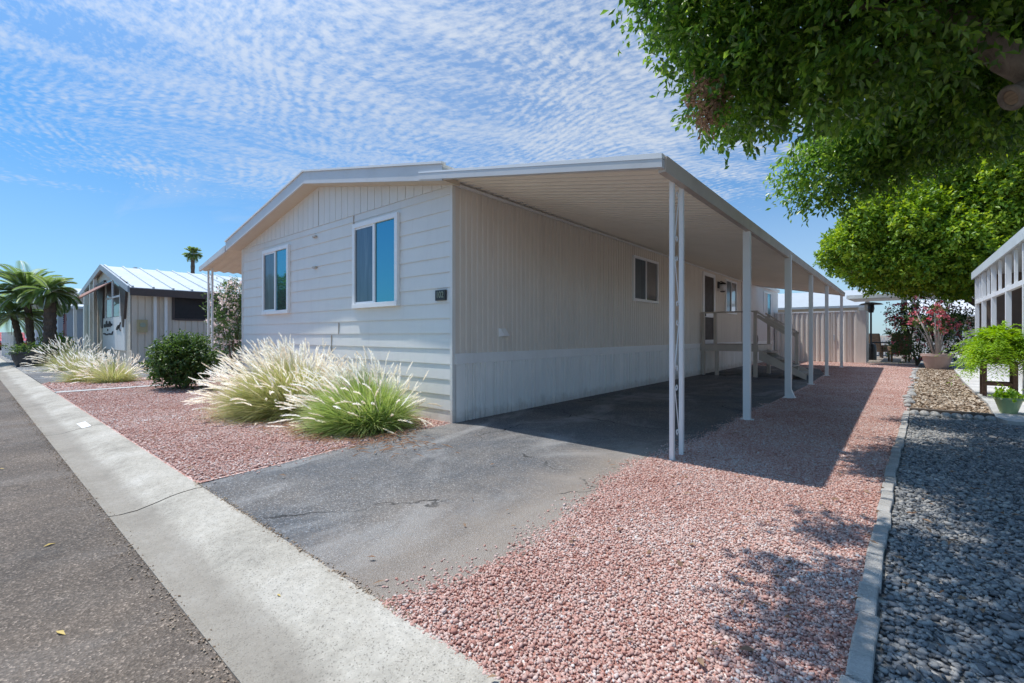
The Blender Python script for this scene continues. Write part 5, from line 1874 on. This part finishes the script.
for args in ((-26.5, 1.60, 0.26, 0.08), (-26.15, 1.68, 0.15, 0.13, 0.5), (-25.8, 1.61, 0.34, 0.07, 0.1), (-25.45, 1.66, 0.2, 0.12, -0.3), (-25.1, 1.63, 0.12, 0.05), (-26.55, 1.25, 0.3, 0.035, -0.06), (-26.0, 1.22, 0.34, 0.03, 0.05),
             (-25.4, 1.24, 0.3, 0.035, -0.03), (-24.95, 1.28, 0.12, 0.05, 0.6), (-25.9, 1.42, 0.05, 0.05), (-23.9, 1.50, 0.28, 0.07, 0.3), (-23.55, 1.57, 0.24, 0.04, 0.6), (-23.55, 1.45, 0.24, 0.04, -0.4)):
    if args[0] == -23.9:
        dc.build('cutout_ornament', M['void'], wpo)
        dc = MB()
    disc(*args)
dc.build('cutout_ornament', M['void'], wpo)
# carport bay on the far side of this home
for xx in (-28.6, -29.6, -31.2, -34.6):
    MB().box(xx - 0.07, xx + 0.07, NY0 - 0.16, NY0 - 0.03, 0, nz(xx)).build('post', M['white'], nb)
MB().box(-32.6, -28.9, NY0 - 0.02, NY0 - 0.004, 0.3, 2.7).build('front_panel', M['nb_green'], nb)

simple_home('blue grey mobile home partly hidden behind the palms', -52, -38.5, 3.6, 16, 2.9, 4.4, M['bluegrey'], M['nb_roof'], 'y',
            windows=((-44.5, -42.6, 1.2, 2.5, '-y'), (-42.2, -40.6, 1.2, 2.5, '-y')), ov=0.5)
simple_home('distant white mobile home far down the street', -78, -64, 4.5, 18, 3.0, 4.4, M['rear_side'], M['fascia'], 'y', ov=0.4)

# ------------------------------------------------------------------ palms and street bits on the left


def frond_arrays(base, az_, el, L, leaflet, wid, npair=26, droop=0.7):
    o_ = np.array([math.cos(az_), math.sin(az_), 0])
    ts = np.linspace(0, 1, npair)
    ang_ = el - droop * ts ** 1.4 * 1.6
    st = L / npair
    pts = base + np.cumsum(np.stack([np.cos(ang_) * o_[0], np.cos(ang_) * o_[1], np.sin(ang_)], 1) * st, 0)
    d_ = np.gradient(pts, axis=0)
    side = np.array([-o_[1], o_[0], 0])
    k = np.arange(npair) > 3
    P = np.concatenate([pts[k], pts[k]])
    up = np.array([0, 0, 0.25])
    D = np.concatenate([side + norm(d_[k]) * 0.9 + up, -side + norm(d_[k]) * 0.9 + up])
    env = np.sin(np.pi * np.clip(ts[k] * 0.85 + 0.15, 0, 1)) ** 0.5
    Ls = np.concatenate([env, env]) * leaflet
    return leaf_arrays(P, D, np.tile([0, 0, 1.0], (len(P), 1)), np.maximum(Ls, 0.05), np.full(len(P), wid), 0.1), pts


def palm(label, loc, h, lean, trunk_r, nfr, L, leaflet, wid, elr=(-0.5, 1.3), name='palm_tree', group='palms by the street', skirt=False, droop=0.7, cut=0):
    root = thing(name, label, 'palm tree', (loc[0], loc[1], 0), group)
    top = np.array([loc[0] + lean[0], loc[1] + lean[1], h])
    m_ = MB()
    N_ = 22
    pts, rs = [], []
    for k in range(N_ + 1):
        t_ = k / N_
        pts.append((loc[0] + lean[0] * t_ ** 1.5, loc[1] + lean[1] * t_ ** 1.5, h * t_))
        rs.append(trunk_r * (1.12 if k % 2 else 0.94) * (1.15 - 0.2 * t_))
    m_.tube(pts, rs, 12)
    m_.build('trunk', M['bark_palm'], root)
    Vs, Fs, Ts, off = [], [], [], 0
    rach = MB()
    for k in range(nfr):
        (V, F), pp = frond_arrays(top, k * 2.399 + rng.normal(0, 0.2), rng.uniform(*elr), L * rng.uniform(0.8, 1.1), leaflet, wid, droop=droop * rng.uniform(0.7, 1.2))
        Vs.append(V)
        Fs.append(F + off)
        off += len(V)
        Ts.append(np.full(len(V), np.clip(rng.normal(0.5, 0.2), 0, 1)))
        rach.tube([tuple(p_) for p_ in pp[::5]], 0.018, 4)
    cr = np_obj('crown', np.concatenate(Vs), np.concatenate(Fs), M['palm'], np.concatenate(Ts), root)
    rach.build('frond_stalk', M['fern'] if False else M['nb_green'], cr)
    return root


palm('tallest feathery date palm with arching fronds left of the thick trunk', (-28.5, 1.86), 3.0, (-0.3, -0.15), 0.12, 60, 1.75, 0.40, 0.06, (-0.3, 1.35))
palm('leaning short date palm with drooping fronds by the white fence', (-29.0, 1.62), 2.0, (-0.5, -0.25), 0.11, 50, 1.5, 0.36, 0.06, (-0.4, 1.2))
palm('date palm with a thick bare trunk and small tufted crown near the flag', (-27.0, 2.28), 2.95, (0.1, 0.0), 0.19, 50, 1.05, 0.34, 0.055, (-0.5, 1.2))
palm('distant tall thin fan palm above the neighbouring roof', (-62.0, 16.8), 10.4, (0.2, 0), 0.20, 36, 0.95, 0.55, 0.06, (-1.0, 1.4), 'fan_palm', 'palms by the street', droop=0.5)
gb = thing('low_hedge', 'bright green low shrub between the palm trunks', 'bush', (-28.6, 2.6, 0))
leaf_tree('g', [((-28.6, 2.5, 0.6), (1.6, 0.5, 0.65)), ((-27.6, 2.7, 0.6), (0.6, 0.4, 0.6))], 90, 9, 0.25, 0.12, 0.06, M['fern'], gb, 0.3, 0, 0.3, 0, 'foliage')
# planter tub
tu = thing('planter_tub', 'dark round planter tub with straggly green plants beside the kerb', 'planter', (-25.6, 1.62, 0))
MB().lathe([(0.36, 0.0), (0.46, 0.25), (0.52, 0.5), (0.56, 0.5), (0.56, 0.56), (0.48, 0.56), (0.0, 0.5)], (-25.6, 1.62, 0.0), 22).build('tub', M['tub'], tu)
C = np.array([-25.6, 1.62, 0.68]) + rng.normal(size=(110, 3)) * np.array([0.34, 0.34, 0.09])
V, F = clump_leaves(C, norm(C - np.array([-25.6, 1.62, 0.3])), 8, 0.25, 0.11, 0.04, 0.2)
np_obj('foliage', V, F, M['bush'], np.repeat(rng.uniform(0.2, 1, 880), 4), tu)
fl_ = thing('porch_flag', 'small flag with blue canton and red and white stripes hanging beside the palm trunk', 'flag', (-27.6, 2.75, 1.3))
MB().tube([(-27.6, 2.75, 0), (-27.6, 2.75, 2.15)], 0.02, 6).build('pole', M['white'], fl_)
for i in range(7):
    x0_ = -27.57 + i * 0.105
    MB().box(x0_, x0_ + 0.104, 2.735 + 0.012 * math.sin(i * 1.3), 2.745 + 0.012 * math.sin(i * 1.3), 1.15, 2.08 if i > 3 else 1.68).build('stripe', M['flag_red' if i % 2 == 0 else 'flag_white'], fl_)
MB().box(-27.57, -27.16, 2.732, 2.748, 1.682, 2.08).build('canton', M['flag_blue'], fl_)
st_ = MB()
for i in range(4):
    for j in range(4):
        st_.box(-27.54 + i * 0.1, -27.505 + i * 0.1, 2.726, 2.7315, 1.72 + j * 0.09, 1.755 + j * 0.09)
st_.build('star', M['flag_white'], fl_)
wf = thing('rail_fence', 'white rail fence beside the palms at the street', 'fence', (-35, 1.45, 0))
for xx in (-30.0, -32.5, -35.0, -37.5, -40.0):
    MB().box(xx - 0.06, xx + 0.06, 1.39, 1.51, 0, 1.35).build('post', M['white'], wf)
f = MB()
for zz in (0.35, 0.75, 1.15):
    f.box(-39.94, -29.95, 1.515, 1.555, zz, zz + 0.14)
f.build('rail', M['white'], wf)

# parked car down the street, mostly hidden
car = thing('parked_car', 'red parked car behind the white rail fence', 'car', (-56.0, 2.5, 0))
cy0, cy1, cx0, cx1 = 1.7, 3.3, -58.1, -53.9
prof_b = [(cx0, 0.3), (cx1, 0.3), (cx1 + 0.05, 0.75), (cx1 - 0.9, 0.92), (cx0 + 0.2, 0.95), (cx0 - 0.03, 0.7)]


def extr_y(mb, pr_, y0_, y1_, inset=0.0):
    n_ = len(pr_)
    mb.add([(a_, y0_, b_) for a_, b_ in pr_] + [(a_, y1_, b_) for a_, b_ in pr_], [tuple(range(n_)), tuple(range(2 * n_ - 1, n_ - 1, -1))] + [(i_, n_ + i_, n_ + (i_ + 1) % n_, (i_ + 1) % n_) for i_ in range(n_)])


m_ = MB()
extr_y(m_, prof_b, cy0, cy1)
extr_y(m_, [(cx1 - 1.0, 0.921), (cx1 - 1.6, 1.42), (cx0 + 0.9, 1.42), (cx0 + 0.3, 0.951)], cy0 + 0.1, cy1 - 0.1)
m_.build('body', M['red'], car, bevel=0.04)
m_ = MB()
extr_y(m_, [(cx1 - 1.12, 0.96), (cx1 - 1.62, 1.37), (cx0 + 0.95, 1.37), (cx0 + 0.5, 0.97)], cy0 + 0.085, cy1 - 0.085)
m_.build('side_window', M['glass_side'], car)
for xx in (cx0 + 0.8, cx1 - 0.85):
    for yy in (cy0 + 0.02, cy1 - 0.2):
        w_ = MB().tube([(xx, yy, 0.31), (xx, yy + 0.18, 0.31)], 0.31, 18).build('wheel', M['tyre'], car)
        MB().tube([(xx, yy - 0.008, 0.31), (xx, yy + 0.188, 0.31)], 0.18, 14).build('rim', M['steel'], w_)
for yy in (cy0 + 0.12, cy1 - 0.42):
    MB().box(cx1 + 0.035, cx1 + 0.06, yy, yy + 0.3, 0.6, 0.72).build('headlight', M['lamp_glass'], car)
# street lamp far off
sl = thing('street_lamp', 'thin distant street lamp rising behind the neighbouring roofs', 'street lamp', (-45, 8.3, 0))
MB().tube([(-45, 8.3, 0), (-45, 8.3, 6.0), (-44.9, 8.3, 6.25), (-44.3, 8.3, 6.3)], 0.05, 8).build('pole', M['steel'], sl)
MB().box(-44.6, -44.0, 8.2, 8.4, 6.2, 6.3).build('lamp_head', M['steel'], sl)

# grit gathered along the road edge and in the seam behind the kerb
gr1 = np.stack([rng.uniform(-14, 1.5, 2600), 0.635 + np.abs(rng.normal(0, 0.022, 2600)) * rng.choice([-1.6, 0.7], 2600)], 1)
stones('road_grit', gr1, 0.0042, M['chip'], z=-0.064)
gr2 = np.stack([rng.uniform(-4.4, -1.6, 900), 1.205 + rng.normal(0, 0.016, 900)], 1)
stones('seam_grit', gr2, 0.0050, M['chip'], z=0.001)

# dry leaves and bits of straw blown over the gravels
lp = np.concatenate([scatter(near, 14), scatter(gp, 16), scatter(yard, 7), scatter([(-4.2, 1.25), (-1.8, 1.25), (-1.8, 4.0), (-4.6, 4.1)], 3)])
kn = len(lp)
P = np.concatenate([lp, np.full((kn, 1), 0.022)], 1)
V, F = leaf_arrays(P, rng.normal(size=(kn, 3)) * np.array([1, 1, 0.15]), np.array([0, 0, 1.0]) + rng.normal(size=(kn, 3)) * 0.3, rng.uniform(0.03, 0.07, kn), rng.uniform(0.008, 0.026, kn))
np_obj('leaf_litter', V, F, M['deadleaf'], np.repeat(rng.uniform(0, 1, kn), 4), kind='stuff')

# ------------------------------------------------------------------ fallen leaves on road and kerb
lf_spots = [(-2.75, 0.25, 0.4), (-2.4, 0.05, 1.2), (-3.9, 0.3, 2.0), (-1.95, 0.5, 0.9), (-1.9, 0.2, 2.6), (-2.25, 0.95, 0.1), (-6.5, 0.2, 1.0), (-2.9, -0.35, 2.2)]
V, F = leaf_arrays(np.zeros((1, 3)), np.array([[1.0, 0, 0.06]]), np.array([[0, 0, 1.0]]), [0.07], [0.022], 0.2)
lf = np_obj('fallen_leaf', V, F, M['yellow'], np.full(4, 0.6))
tag(lf, 'small yellow leaf lying on the asphalt road or kerb', 'fallen leaf', 'yellow leaves fallen on the street')
for k, (x_, y_, r_) in enumerate(lf_spots):
    o = lf if k == 0 else lf.copy()
    if k:
        COL.objects.link(o)
    o.location = (x_, y_, -0.060 if y_ < 0.7 else -0.022)
    o.rotation_euler = (0.05, 0.05, r_)
    s = random.uniform(0.45, 1.0)
    o.scale = (s, s, s)
